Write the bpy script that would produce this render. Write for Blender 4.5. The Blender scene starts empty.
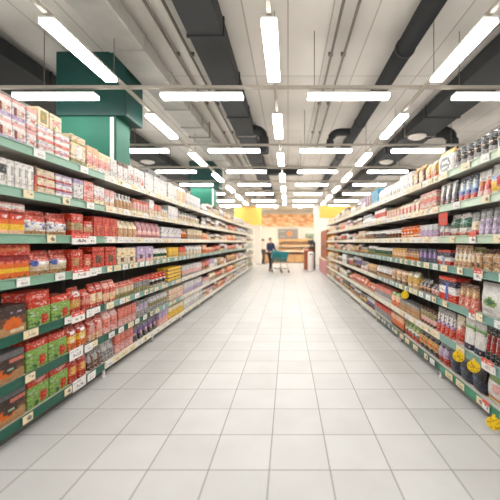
import bpy, bmesh, math, random
from mathutils import Vector, Matrix
SC = bpy.context.scene
COL = SC.collection
R = math.radians
F = 332.0; VX = 288.0; VY = 242.0; H = 1.5      # measured perspective: focal length in px, vanishing point, eye height

# ------------------------------------------------------------------ colour
def lin(c):
    c = c / 255.0
    return c / 12.92 if c <= 0.04045 else ((c + 0.055) / 1.055) ** 2.4
def rgb(t):
    return (lin(t[0]), lin(t[1]), lin(t[2]), 1.0)
P = dict(red=(206, 56, 30), dred=(140, 24, 26), orange=(232, 110, 36), yellow=(244, 196, 62), cream=(240, 222, 186), white=(238, 234, 230),
         pink=(236, 178, 172), salmon=(226, 128, 110), blue=(84, 104, 180), navy=(34, 40, 70), lblue=(150, 176, 214), green=(128, 168, 76),
         dgreen=(30, 92, 58), teal=(40, 140, 128), tan=(196, 150, 104), brown=(104, 62, 40), dbrown=(58, 36, 28), black=(24, 24, 28),
         grey=(150, 148, 146), lgrey=(206, 204, 204), lilac=(186, 164, 200), purple=(110, 80, 150), olive=(150, 140, 90), beige=(222, 202, 172),
         peach=(240, 190, 150), mauve=(190, 120, 130), gold=(214, 164, 60), sky=(50, 150, 190), cgrey=(110, 110, 112), mint=(180, 206, 180))

# ------------------------------------------------------------------ materials
MATS = {}
def nodes_of(name):
    m = bpy.data.materials.new(name); m.use_nodes = True
    nt = m.node_tree; b = nt.nodes['Principled BSDF']
    return m, nt, b
def mat(name, col, rough=0.5, metal=0.0, noise=0.06, scale=18.0, bump=0.0, emit=0.0, alpha=None):
    if name in MATS: return MATS[name]
    m, nt, b = nodes_of(name)
    c = rgb(col)
    tc = nt.nodes.new('ShaderNodeTexCoord'); nz = nt.nodes.new('ShaderNodeTexNoise')
    nz.inputs['Scale'].default_value = scale; nz.inputs['Detail'].default_value = 4
    nt.links.new(tc.outputs['Object'], nz.inputs['Vector'])
    rp = nt.nodes.new('ShaderNodeValToRGB')
    e = rp.color_ramp.elements
    e[0].position = 0.3; e[1].position = 0.7
    e[0].color = (c[0] * (1 - noise), c[1] * (1 - noise), c[2] * (1 - noise), 1)
    e[1].color = (min(1, c[0] * (1 + noise)), min(1, c[1] * (1 + noise)), min(1, c[2] * (1 + noise)), 1)
    nt.links.new(nz.outputs['Fac'], rp.inputs['Fac']); nt.links.new(rp.outputs['Color'], b.inputs['Base Color'])
    b.inputs['Roughness'].default_value = rough; b.inputs['Metallic'].default_value = metal
    if bump:
        bp = nt.nodes.new('ShaderNodeBump'); bp.inputs['Strength'].default_value = bump; bp.inputs['Distance'].default_value = 0.01
        nt.links.new(nz.outputs['Fac'], bp.inputs['Height']); nt.links.new(bp.outputs['Normal'], b.inputs['Normal'])
    if emit:
        b.inputs['Emission Color'].default_value = c; b.inputs['Emission Strength'].default_value = emit
    MATS[name] = m
    return m
def printed(name, rough, bump, coat=0.0, ink=0.0, Q0=.74, Q1=.9):
    m, nt, b = nodes_of(name); N = nt.nodes; L = nt.links
    a = N.new('ShaderNodeAttribute'); a.attribute_name = 'Col'
    tc = N.new('ShaderNodeTexCoord'); mp = N.new('ShaderNodeMapping'); mp.inputs['Scale'].default_value = (1.0, 1.0, 1.9); L.new(tc.outputs['Object'], mp.inputs[0])
    oi = N.new('ShaderNodeObjectInfo')
    nz = N.new('ShaderNodeTexNoise'); nz.inputs['Scale'].default_value = 38; nz.inputs['Detail'].default_value = 3; L.new(mp.outputs[0], nz.inputs['Vector'])
    n2 = N.new('ShaderNodeTexNoise'); n2.inputs['Scale'].default_value = 21; n2.inputs['Detail'].default_value = 2; L.new(mp.outputs[0], n2.inputs['Vector'])
    def ramp(src, p0, p1, v0, v1):
        r = N.new('ShaderNodeMapRange'); r.inputs[1].default_value = p0; r.inputs[2].default_value = p1; r.inputs[3].default_value = v0; r.inputs[4].default_value = v1
        L.new(src, r.inputs[0]); return r.outputs[0]
    def mix(fac, c, blend, col):
        x = N.new('ShaderNodeMix'); x.data_type = 'RGBA'; x.blend_type = blend; L.new(fac, x.inputs[0]); L.new(c, x.inputs[6]); x.inputs[7].default_value = col; return x.outputs[2]
    c = a.outputs['Color']
    c = mix(ramp(nz.outputs['Fac'], .57, .62, 0, .62 * ink), c, 'MIX', rgb((236, 228, 216)))      # pale lettering
    c = mix(ramp(n2.outputs['Fac'], .44, .38, 0, .7 * ink), c, 'MULTIPLY', rgb((120, 90, 84)))    # dark print
    hs = N.new('ShaderNodeHueSaturation'); hs.inputs['Saturation'].default_value = 1.04; L.new(c, hs.inputs['Color'])
    L.new(ramp(oi.outputs['Random'], 0, 1, Q0, Q1), hs.inputs['Value']); L.new(hs.outputs[0], b.inputs['Base Color'])
    bp = N.new('ShaderNodeBump'); bp.inputs['Strength'].default_value = bump; bp.inputs['Distance'].default_value = 0.006
    L.new(nz.outputs['Fac'], bp.inputs['Height']); L.new(bp.outputs['Normal'], b.inputs['Normal'])
    b.inputs['Roughness'].default_value = rough
    b.inputs['Coat Weight'].default_value = coat
    MATS[name] = m
    return m
CARD = printed('printed_card', 0.5, 0.05, 0, .75)
CARD_SOLID = printed('plain_printed_card', 0.5, 0.05, 0, .2)
FILM_SOLID = printed('plain_printed_film', 0.3, 0.6, 0.2, .12)
TICKET = printed('printed_ticket', 0.5, 0.0, Q0=.88, Q1=.97)
FILM = printed('printed_film', 0.32, 0.5, 0.2, 1.0)
GLAZE = printed('printed_glass', 0.22, 0.02, 0.3, .9)

M_lamp = mat('lamp_white_metal', (228, 226, 220), 0.4)
M_rail = mat('rail_beige_metal', (172, 164, 152), 0.5)
M_duct = mat('duct_dark_metal', (30, 32, 33), 0.75, 0.0, 0.12, 3)
M_dgrey = mat('duct_grey_metal', (166, 162, 155), 0.5, 0.1, 0.12, 3)
M_pipe = mat('conduit_metal', (112, 102, 92), 0.5)
M_vent = mat('vent_white', (214, 206, 196), 0.5)
M_green = mat('column_green_paint', (0, 98, 77), 0.6, 0, 0.08, 2)
M_dkgreen = mat('column_dark_green', (6, 62, 56), 0.5, 0, 0.1, 2)  # darker green for the box around the column top
M_back = mat('shelving_back_panel', (70, 66, 62), 0.7, 0, 0.1, 6)  # dark grey puts the shade of the shelf gaps into the panel colour
M_board = mat('shelf_board_steel', (206, 202, 192), 0.45, 0, 0.03)
M_upr = mat('shelf_upright_steel', (96, 92, 88), 0.45)
M_kick = mat('kick_plate_steel', (92, 88, 82), 0.5)
M_foot = mat('white_foot', (232, 230, 224), 0.4)
M_sgreen = mat('strip_green_plastic', (14, 86, 68), 0.3, 0, 0.05)
M_spale = mat('strip_lit_green_plastic', (128, 168, 145), 0.3, 0, 0.05)  # upper near strips: lamp reflection on the green put into a paler colour
M_mid = mat('strip_mid_green_plastic', (58, 136, 104), 0.3, 0, 0.05)
M_sage = mat('strip_sage_plastic', (184, 202, 180), 0.3, 0, 0.05)
M_scream = mat('strip_cream_plastic', (226, 222, 206), 0.3, 0, 0.05)
M_steal = mat('strip_teal_plastic', (116, 156, 146), 0.3, 0, 0.05)

# ------------------------------------------------------------------ mesh builder
class MB:
    def __init__(s): s.v = []; s.f = []; s.c = []; s.m = []; s.sm = []
    def add(s, verts, faces, col=None, mi=0, smooth=False):
        o = len(s.v); s.v += [tuple(v) for v in verts]
        for f in faces:
            s.f.append([i + o for i in f]); s.c.append(col); s.m.append(mi); s.sm.append(smooth)
    def box(s, x0, x1, y0, y1, z0, z1, col=None, mi=0, bev=0.0):
        if bev <= 0:
            vs = [(x, y, z) for z in (z0, z1) for y in (y0, y1) for x in (x0, x1)]
            s.add(vs, [(0, 2, 3, 1), (4, 5, 7, 6), (0, 1, 5, 4), (2, 6, 7, 3), (0, 4, 6, 2), (1, 3, 7, 5)], col, mi)
        else:
            b = bev; rows = []
            for z, i in ((z0, b), (z0 + b, 0), (z1 - b, 0), (z1, b)):
                a0, a1, c0, c1 = x0 + i, x1 - i, y0 + i, y1 - i
                rows.append([(a0 + b, c0, z), (a1 - b, c0, z), (a1, c0 + b, z), (a1, c1 - b, z), (a1 - b, c1, z), (a0 + b, c1, z), (a0, c1 - b, z), (a0, c0 + b, z)])
            s.loft(rows, lambda i, j: col, mi)
    def loft(s, rows, cf=lambda i, j: None, mi=0, smooth=False, caps=True):
        o = len(s.v); n = len(rows[0])
        for r in rows: s.v += [tuple(p) for p in r]
        for i in range(len(rows) - 1):
            for j in range(n):
                k = (j + 1) % n
                s.f.append([o + i * n + j, o + i * n + k, o + (i + 1) * n + k, o + (i + 1) * n + j]); s.c.append(cf(i, j)); s.m.append(mi); s.sm.append(smooth)
        if caps:
            s.f.append([o + j for j in range(n)][::-1]); s.c.append(cf(0, -1)); s.m.append(mi); s.sm.append(False)
            t = o + (len(rows) - 1) * n
            s.f.append([t + j for j in range(n)]); s.c.append(cf(len(rows) - 2, -2)); s.m.append(mi); s.sm.append(False)
    def lathe(s, prof, n=16, cx=0, cy=0, cf=lambda i, j: None, mi=0, smooth=True):
        s.loft([[(cx + r * math.cos(2 * math.pi * j / n), cy + r * math.sin(2 * math.pi * j / n), z) for j in range(n)] for r, z in prof], cf, mi, smooth)
    def tube(s, pts, r, n=8, col=None, mi=0):
        pts = [Vector(p) for p in pts]; rows = []
        for i, p in enumerate(pts):
            a = pts[max(0, i - 1)]; b = pts[min(len(pts) - 1, i + 1)]
            d = (b - a).normalized()
            up = Vector((0, 0, 1)) if abs(d.z) < 0.9 else Vector((0, 1, 0))
            x = d.cross(up).normalized(); y = x.cross(d).normalized()
            rr = r[i] if isinstance(r, (list, tuple)) else r
            rows.append([p + x * rr * math.cos(2 * math.pi * j / n) + y * rr * math.sin(2 * math.pi * j / n) for j in range(n)])
        s.loft(rows, lambda i, j: col, mi, True)
    def merge(s, o, mtx):
        k = len(s.v); s.v += [tuple(mtx @ Vector(v)) for v in o.v]
        s.f += [[i + k for i in f] for f in o.f]; s.c += o.c; s.m += o.m; s.sm += o.sm
    def mesh(s, name, mats):
        me = bpy.data.meshes.new(name); me.from_pydata(s.v, [], s.f)
        for m in (mats if isinstance(mats, (list, tuple)) else [mats]): me.materials.append(m)
        me.polygons.foreach_set('material_index', s.m); me.polygons.foreach_set('use_smooth', s.sm)
        if any(c is not None for c in s.c):
            at = me.color_attributes.new('Col', 'FLOAT_COLOR', 'CORNER'); buf = []
            for p, c in zip(me.polygons, s.c):
                buf += list(c or (0.5, 0.5, 0.5, 1)) * p.loop_total
            at.data.foreach_set('color', buf)
        bm = bmesh.new(); bm.from_mesh(me); bmesh.ops.recalc_face_normals(bm, faces=bm.faces); bm.to_mesh(me); bm.free()
        me.update()
        return me
    def build(s, name, mats, parent=None, loc=(0, 0, 0), rz=0.0):
        return link(name, s.mesh(name, mats), parent, loc, rz)
def link(name, data, parent=None, loc=(0, 0, 0), rz=0.0):
    o = bpy.data.objects.new(name, data); COL.objects.link(o)
    o.location = loc; o.rotation_euler = (0, 0, rz)
    if parent: o.parent = parent
    return o
def empty(name, loc=(0, 0, 0), rz=0.0):
    o = link(name, None, None, loc, rz); o.empty_display_size = 0.1; return o
LABELS = {}
def tag(o, label, cat, group=None, kind=None):
    n = len(label.split())
    if not 4 <= n <= 16: print('LABEL LENGTH', n, label)
    if label in LABELS and not group: print('DUP LABEL', label)
    if label in LABELS: print('DUP LABEL', label)
    LABELS[label] = 1
    o['label'] = label; o['category'] = cat
    if group: o['group'] = group
    if kind: o['kind'] = kind
    return o
def struct(o):
    o['kind'] = 'structure'; return o
def kids(o): return [c for c in bpy.data.objects if c.parent == o]
ONES = 'zero one two three four five six seven eight nine ten eleven twelve thirteen fourteen fifteen sixteen seventeen eighteen nineteen'.split()
TENS = 'x x twenty thirty forty fifty sixty seventy eighty ninety'.split()
def num(n):
    if n < 20: return ONES[n]
    return TENS[n // 10] + ('-' + ONES[n % 10] if n % 10 else '')
ORDW = {1: 'first', 2: 'second', 3: 'third', 5: 'fifth', 8: 'eighth', 9: 'ninth', 12: 'twelfth'}
def ordi(n):
    if n in ORDW: return ORDW[n]
    if n < 20: return num(n) + 'th'
    if n % 10: return TENS[n // 10] + '-' + ordi(n % 10)
    return TENS[n // 10][:-1] + 'ieth'
def nth(i, n, word='nearest'):      # i from 0
    if n == 1: return ''
    if i == 0: return '%s of %s ' % (word, num(n))
    if i == n - 1: return 'farthest of %s ' % num(n)
    return '%s %s of %s ' % (ordi(i + 1), word, num(n))

# ------------------------------------------------------------------ room
def floor_material():
    m, nt, b = nodes_of('floor_tiles'); N = nt.nodes; L = nt.links
    tc = N.new('ShaderNodeTexCoord'); sp = N.new('ShaderNodeSeparateXYZ'); L.new(tc.outputs['Object'], sp.inputs[0])
    def mth(op, a, bv=None, c=None):
        n = N.new('ShaderNodeMath'); n.operation = op
        for i, x in enumerate((a, bv, c)):
            if x is None: continue
            if isinstance(x, (int, float)): n.inputs[i].default_value = x
            else: L.new(x, n.inputs[i])
        return n.outputs[0]
    T = 0.4
    u = mth('DIVIDE', mth('ADD', sp.outputs[0], 0.123 + 40), T); v = mth('DIVIDE', mth('ADD', sp.outputs[1], 40 - 2.184), T)
    def edge(x):
        f = mth('FRACT', x); return mth('MINIMUM', f, mth('SUBTRACT', 1.0, f))
    d = mth('MINIMUM', edge(u), edge(v))
    g = N.new('ShaderNodeMapRange'); g.inputs[1].default_value = 0.006; g.inputs[2].default_value = 0.013
    L.new(d, g.inputs[0])
    cb = N.new('ShaderNodeCombineXYZ'); L.new(mth('FLOOR', u), cb.inputs[0]); L.new(mth('FLOOR', v), cb.inputs[1])
    wn = N.new('ShaderNodeTexWhiteNoise'); wn.noise_dimensions = '2D'; L.new(cb.outputs[0], wn.inputs['Vector'])
    nz = N.new('ShaderNodeTexNoise'); nz.inputs['Scale'].default_value = 3.0; nz.inputs['Detail'].default_value = 5; L.new(tc.outputs['Object'], nz.inputs['Vector'])
    val = mth('ADD', mth('MULTIPLY', wn.outputs['Value'], 0.3), mth('MULTIPLY', nz.outputs['Fac'], 0.7))
    rp = N.new('ShaderNodeValToRGB'); rp.color_ramp.elements[0].color = rgb((190, 190, 188)); rp.color_ramp.elements[1].color = rgb((203, 203, 201))
    rp.color_ramp.elements[0].position = 0.25; rp.color_ramp.elements[1].position = 0.75
    L.new(val, rp.inputs['Fac'])
    mx = N.new('ShaderNodeMix'); mx.data_type = 'RGBA'; mx.inputs[6].default_value = rgb((124, 122, 118))
    L.new(g.outputs[0], mx.inputs[0]); L.new(rp.outputs['Color'], mx.inputs[7]); L.new(mx.outputs[2], b.inputs['Base Color'])
    b.inputs['Roughness'].default_value = 0.36; b.inputs['Specular IOR Level'].default_value = 0.4
    bp = N.new('ShaderNodeBump'); bp.inputs['Strength'].default_value = 0.15; bp.inputs['Distance'].default_value = 0.003
    L.new(g.outputs[0], bp.inputs['Height']); L.new(bp.outputs['Normal'], b.inputs['Normal'])
    return m
def ceiling_material():
    m, nt, b = nodes_of('ceiling_panels'); N = nt.nodes; L = nt.links
    tc = N.new('ShaderNodeTexCoord'); mp = N.new('ShaderNodeMapping'); L.new(tc.outputs['Object'], mp.inputs[0])
    mp.inputs['Rotation'].default_value = (0, 0, R(90))
    br = N.new('ShaderNodeTexBrick'); br.offset = 0.0
    br.inputs['Scale'].default_value = 1.0; br.inputs['Brick Width'].default_value = 3.2; br.inputs['Row Height'].default_value = 0.62
    br.inputs['Mortar Size'].default_value = 0.014; br.inputs['Mortar Smooth'].default_value = 0.4
    br.inputs['Color1'].default_value = rgb((228, 222, 214)); br.inputs['Color2'].default_value = rgb((219, 213, 205)); br.inputs['Mortar'].default_value = rgb((182, 175, 166))
    L.new(mp.outputs[0], br.inputs['Vector'])
    nz = N.new('ShaderNodeTexNoise'); nz.inputs['Scale'].default_value = 0.9; nz.inputs['Detail'].default_value = 4; L.new(tc.outputs['Object'], nz.inputs['Vector'])
    mx = N.new('ShaderNodeMix'); mx.data_type = 'RGBA'; mx.blend_type = 'MULTIPLY'; mx.inputs[0].default_value = 0.25
    L.new(br.outputs['Color'], mx.inputs[6]); L.new(nz.outputs['Fac'], mx.inputs[7]); L.new(mx.outputs[2], b.inputs['Base Color'])
    b.inputs['Roughness'].default_value = 0.8
    return m
ZC = 4.7
def slab(name, x0, x1, y0, y1, z0, z1, m):
    b = MB(); b.box(x0, x1, y0, y1, z0, z1); return struct(b.build(name, m))
slab('floor', -9, 9, -5, 26.2, -0.2, 0, floor_material())
slab('ceiling', -9, 9, -5, 26.2, ZC, ZC + 0.2, ceiling_material())
M_wall = mat('wall_cream_paint', (232, 226, 214), 0.7, 0, 0.02, 2)
M_wdark = mat('wall_side_paint', (176, 168, 156), 0.8, 0, 0.05, 2)
slab('wall_back', -9, 9, 26.0, 26.2, 0, ZC, M_wall)
slab('wall_left', -9.2, -9, -5, 26.2, 0, ZC, M_wdark)
slab('wall_right', 9, 9.2, -5, 26.2, 0, ZC, M_wdark)

# ------------------------------------------------------------------ ceiling lamps on their rails
ZL = 3.68
LX = [-6.84, -4.62, -2.41, -0.19, 2.02, 4.23, 6.45]; TX = [-5.73, -3.52, -1.30, 0.915, 3.13, 5.34]
LY = [1.36, 3.92, 6.40, 8.92, 11.44, 13.96, 16.4, 18.9]
TY = [2.55, 5.04, 8.03, 10.43, 12.8, 15.2, 17.8, 20.3]
M_glow = mat('lamp_diffuser', (255, 252, 248), 0.4, emit=14.5, noise=0.0)
def lamp_proto():
    e = empty('strip_lamp')
    b = MB(); b.box(-0.617, 0.617, -0.082, 0.082, 0.046, 0.075, bev=0.006); b.build('housing', M_lamp, e)
    b = MB(); b.box(-0.615, 0.615, -0.08, 0.08, 0.0, 0.046, bev=0.008); b.build('diffuser', M_glow, e)
    for x in (-0.45, 0.45):
        b = MB(); b.box(x - 0.02, x + 0.02, -0.03, 0.03, 0.075, 0.085); b.tube([(x, 0, 0.08), (x, 0, 0.09)], 0.012); b.build('hanger_clip', M_lamp, e)
    return e
def dup(root):
    r = root.copy(); COL.objects.link(r)
    for ch in CH[root.name]:
        c = ch.copy(); COL.objects.link(c); c.parent = r
    return r
CH = {}
lp = lamp_proto(); CH[lp.name] = kids(lp); first = [True]
def put_lamp(x, y, rz, label, group):
    o = lp if first[0] else dup(lp)
    first[0] = False
    o.location = (x, y, ZL); o.rotation_euler = (0, 0, rz); tag(o, label, 'ceiling lamp', group)
COLN = {-4.62: 'far left line above the left shelving', -2.41: 'line above the left shelving edge', -0.19: 'middle line over the aisle', 2.02: 'line above the right shelving edge', 4.23: 'far right line'}
def inframe(x, y, z=ZL):
    if y < 0.5: return False
    px = VX + F * x / y; py = VY - F * (z - H) / y
    return -60 < px < 560 and -25 < py
for x in LX[1:6]:
    ys = [y for y in LY if inframe(x, y + 0.6)]
    for i, y in enumerate(ys):
        put_lamp(x, y, R(90), '%slengthwise strip lamps in the %s' % (nth(i, len(ys)), COLN[x]), 'lengthwise ceiling strip lamps')
    for j, y in enumerate(y for y in LY if y not in ys and x in (-2.41, -0.19, 2.02)):
        put_lamp(x, y, R(90), 'lengthwise strip lamp overhead, nearest the viewer, in the %s' % COLN[x], 'lengthwise ceiling strip lamps')
TN = {-5.73: 'outermost left', -3.52: 'left', -1.30: 'left of centre', 0.915: 'right of centre', 3.13: 'right', 5.34: 'outermost right'}
for x in TX:
    ys = [y for y in TY if inframe(x - 0.6 * (1 if x > 0 else -1), y)]
    for i, y in enumerate(ys):
        put_lamp(x, y, 0, '%scrosswise strip lamps in the %s file' % (nth(i, len(ys)), TN[x]), 'crosswise ceiling strip lamps')
    if abs(x) < 3.3:
        put_lamp(x, 2.55, 0, 'crosswise strip lamp overhead nearest the viewer, %s file' % TN[x], 'crosswise ceiling strip lamps')
ZR = ZL + 0.091
for i, x in enumerate(LX[1:6]):
    e = empty('lighting_rail', (x, 0, ZR))
    b = MB(); b.box(-0.025, 0.025, 0.6, 21.5, 0, 0.05, bev=0.006); b.build('rail_bar', M_rail, e)
    for y in (4.6, 8.6, 12.6, 16.6, 20.6):
        b = MB(); b.tube([(0, y, 0.05), (0, y, (4.315 if x < -4 else ZC - .003) - ZR)], 0.006, 6); b.build('suspension_wire', M_pipe, e)
    tag(e, 'beige lengthwise rail carrying lamps, %s' % COLN[x], 'lighting rail', 'lengthwise lighting rails')
for i, y in enumerate(TY[1:]):
    e = empty('lighting_rail', (0, y, ZR))
    b = MB(); b.box(-6.6, 6.6, -0.025, 0.025, 0.051, 0.101, bev=0.006); b.build('rail_bar', M_rail, e)
    for x in (-6.2, -3.7, 0.4, 2.6, 6.0):
        b = MB(); b.tube([(x, 0, 0.1), (x, 0, ZC - ZR)], 0.006, 6); b.build('suspension_wire', M_pipe, e)
    tag(e, '%s beige crosswise lighting rail spanning the ceiling' % ['nearest', 'second nearest', 'third nearest', 'fourth nearest', 'fifth nearest', 'sixth nearest', 'farthest'][i], 'lighting rail', 'crosswise lighting rails')

# ------------------------------------------------------------------ ducts, pipes, vents
def box_duct(x0, x1, z0, z1, label, flm=M_duct, step=1.5, y1=25.9, y0=0.4):
    e = empty('air_duct', ((x0 + x1) / 2, y0, z0)); w = (x1 - x0) / 2
    b = MB(); b.box(-w, w, 0, y1 - y0, 0, z1 - z0, bev=0.01); b.build('duct_body', flm, e)
    y = 1.2
    while y < y1 - y0:
        b = MB(); b.box(-w - 0.02, w + 0.02, y - 0.02, y + 0.02, -0.015, z1 - z0); b.build('flange', flm, e); y += step
    for q in (2.5, 8.5, 14.5, 20.5):
        b = MB(); b.box(-w - 0.03, -w - 0.01, q - .02, q + .02, -0.02, ZC - z0); b.box(w + 0.01, w + 0.03, q - .02, q + .02, -0.02, ZC - z0); b.box(-w - .03, w + .03, q - .02, q + .02, -.03, -.015)
        b.build('hanger_strap', M_pipe, e)
    return tag(e, label, 'duct')
D1 = box_duct(-1.38, -0.90, 4.35, 4.62, 'dark rectangular air duct left of centre under the ceiling')
def elbow(parent, pts, r, label=None):
    p = []                      # rounded corner in the middle
    a, c, d = Vector(pts[0]), Vector(pts[1]), Vector(pts[2]); k = 0.32
    p.append(a)
    s = c + (a - c).normalized() * k; t = c + (d - c).normalized() * k
    for i in range(7):
        q = i / 6; p.append((1 - q) ** 2 * s + 2 * q * (1 - q) * c + q * q * t)
    p.append(d); b = MB(); b.tube(p, r, 14); o = b.build('branch_elbow', M_duct, parent)
    return o
elbow(D1, [(0.15, 8.4, 0.13), (0.5, 8.4, 0.13), (0.5, 8.4, -0.5)], 0.13)
D2 = empty('round_air_duct', (1.80, 0.4, 4.48))
b = MB(); b.tube([(0, 0, 0), (0, 19.6, 0)], 0.14, 20); b.build('duct_body', M_duct, D2)
for y in [1.5 + 1.6 * i for i in range(12)]:
    b = MB(); b.tube([(0, y - 0.03, 0), (0, y + 0.03, 0)], 0.153, 20); b.build('collar', M_duct, D2)
for y in (2.5, 8.0, 13.5, 18.5):
    b = MB(); b.tube([(0, y, 0.13), (0, y, ZC - 4.483)], 0.008, 6); b.build('suspension_rod', M_pipe, D2)
elbow(D2, [(-0.08, 8.6, 0.0), (-0.66, 8.6, 0.0), (-0.66, 8.6, -0.42)], 0.1)
tag(D2, 'slim dark round air duct right of centre under the ceiling', 'duct')
D3 = box_duct(3.15, 3.92, 4.35, 4.62, 'wide dark air duct over the right shelving with side elbow')
elbow(D3, [(0.3, 8.6, 0.14), (0.92, 8.6, 0.14), (0.92, 8.6, -0.36)], 0.16)
D4 = box_duct(-5.4, -4.35, 4.35, 4.62, 'wide dark air duct at far left behind green columns')
D5 = box_duct(-2.62, -2.12, 4.32, 4.56, 'pale grey flat duct above the left shelving', M_dgrey, 1.1)
def vent(x, y, z, label):
    e = empty('round_vent', (x, y, z))
    b = MB(); b.lathe([(0.05, 0.0), (0.2, 0.0), (0.235, 0.02), (0.235, 0.05), (0.2, 0.06)], 24); b.build('vent_ring', M_vent, e)
    b = MB(); b.lathe([(0.02, -0.035), (0.13, -0.03), (0.16, -0.015), (0.05, 0.001)], 24); b.build('vent_cone', M_vent, e)
    tag(e, label, 'air vent')
vent(3.46, 8.9, 4.29, 'nearer pale round vent below the wide right duct')
vent(3.46, 11.7, 4.29, 'farther pale round vent below the wide right duct')
vent(-4.95, 11.7, 4.29, 'pale round vent below the far left dark duct')
for x, lab in ((0.72, 'thin brown conduit right of the middle lamps'), (0.93, 'paler thin conduit left of the round duct'), (-1.62, 'thin conduit close beside the left dark duct'), (-1.86, 'thin conduit between grey duct and dark duct')):
    e = empty('conduit_pipe', (x, 0.4, 4.62))
    b = MB(); b.tube([(0, 0, 0), (0, 14.0 if x < 0 else 11, 0)], 0.022, 10); b.build('pipe', M_pipe, e)
    for y in (1.2, 3.2, 5.2, 7.2, 9.2):
        b = MB(); b.box(-0.04, 0.04, y - 0.02, y + 0.02, 0.018, ZC - 4.623); b.build('pipe_clamp', M_pipe, e)
    tag(e, lab, 'pipe')
b = MB(); b.box(.24, 1.75, 13.4, 13.75, -.02, .2, bev=.01); b.build('side_branch', M_duct, D1)
b = MB(); b.box(.385, 1.8, 13.4, 13.75, -.02, .2, bev=.01); b.build('side_branch', M_duct, D3)
# ------------------------------------------------------------------ green columns behind the left shelving
def column(y, label):
    e = empty('green_column', (-3.375, y, 0))
    b = MB(); b.box(-.475, .475, 0, 0.5, 0, ZC, bev=0.012); b.build('column_shaft', M_green, e)
    b = MB(); b.box(-.52, .655, -0.03, .62, 3.62, ZC - .002, bev=0.01); b.build('capital_box', M_dkgreen, e)
    b = MB(); b.box(.385, .445, -0.03, 0.0, 0, 3.6, bev=.005); b.build('corner_trim', M_lamp, e)
    tag(e, label, 'column')
column(5.6, 'nearer green clad column rising behind the left shelving'); column(13.1, 'farther green clad column rising behind the left shelving')
# ------------------------------------------------------------------ shelving
SIDES = {'left': dict(x=-2.02, s=1, nb=13, z=[2.228, 1.885, 1.54, 1.21, 0.80, 0.46, 0.153], rz=R(90)),
         'right': dict(x=1.67, s=-1, nb=9, z=[2.22, 1.875, 1.54, 1.235, 0.86, 0.475, 0.14], rz=R(-90))}
BAY = 1.33; Y0 = 2.32; DEP = 0.46; GAP = 0.045   # product fronts stand this far behind the strip
SN = ['top', 'second', 'third', 'fourth', 'fifth', 'sixth', 'bottom']
# local frame of a bay: x along the aisle (0..BAY), front at y=0 facing -y, depth to +y
def tagcard(w=0.07, h=0.046, seed=0, col='white', head=None):
    rnd = random.Random(seed); b = MB()
    big = w > .105; nx, nz = (18, 10) if big else (8, 5)
    base = rgb(P[col]); dk = rgb((132, 120, 118)); hd = rgb((222, 96, 84) if head == 'red' and col == 'white' else P[head]) if head else base
    for i in range(nx):
        for j in range(nz):
            c = base
            if head and j >= nz * .6: c = hd if not (big and 1 < i < nx - 2 and j == nz - 3 and rnd.random() < 0.5) else base
            elif big:
                if 2 <= j <= 4 and 4 < i < nx - 3 and rnd.random() < .42: c = dk
                elif j == 7 and 1 < i < 12 and rnd.random() < .5 and not head: c = rgb(P['grey'])
            elif j in (1, 2) and 2 < i < 7 and rnd.random() < 0.55: c = dk
            elif j == 3 and 0 < i < 6 and rnd.random() < 0.4 and not head: c = rgb(P['grey'])
            x0, x1 = -w / 2 + w * i / nx, -w / 2 + w * (i + 1) / nx; z0, z1 = h * j / nz, h * (j + 1) / nz
            b.add([(x0, 0, z0), (x1, 0, z0), (x1, 0, z1), (x0, 0, z1)], [(0, 1, 2, 3)], c)
    b.add([(-w / 2, 0, 0), (w / 2, 0, 0), (w / 2, 0, h), (-w / 2, 0, h), (-w / 2, .0015, 0), (w / 2, .0015, 0), (w / 2, .0015, h), (-w / 2, .0015, h)],
          [(4, 7, 6, 5), (0, 4, 5, 1), (1, 5, 6, 2), (2, 6, 7, 3), (3, 7, 4, 0)], base)
    return b
CARDS = [tagcard(0.075 + 0.03 * (i % 3), 0.055, i, ['white', 'white', 'cream'][i % 3]).mesh('price_tag', TICKET) for i in range(6)]
CARDS_BIG = [tagcard(0.1 + 0.025 * (i % 3), 0.062, i + 20, ['cream', 'white', 'cream'][i % 3]).mesh('price_tag', TICKET) for i in range(6)]
def strip_mesh(L, m):
    b = MB()   # angled ticket channel with a rounded top and bottom lip
    prof = [(-0.004, -0.052), (-0.012, -0.05), (-0.012, -0.044), (-0.004, -0.042), (-0.002, 0.012), (-0.011, 0.014), (-0.011, 0.021), (-0.002, 0.023), (0.004, 0.02), (0.004, -0.05)]
    b.loft([[(x, y, z) for y, z in prof] for x in (0.002, L - 0.002)]); return b.mesh('price_strip', m)
def board_mesh(L):
    b = MB(); b.box(0.003, L - 0.003, 0.005, DEP, -0.028, 0.0, bev=0.004)
    return b.mesh('shelf', M_board)
STR = {k: strip_mesh(BAY, m) for k, m in dict(g=M_sgreen, p=M_spale, c=M_scream, t=M_steal, s=M_sage, m=M_mid).items()}
BOARD = board_mesh(BAY)
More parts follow.
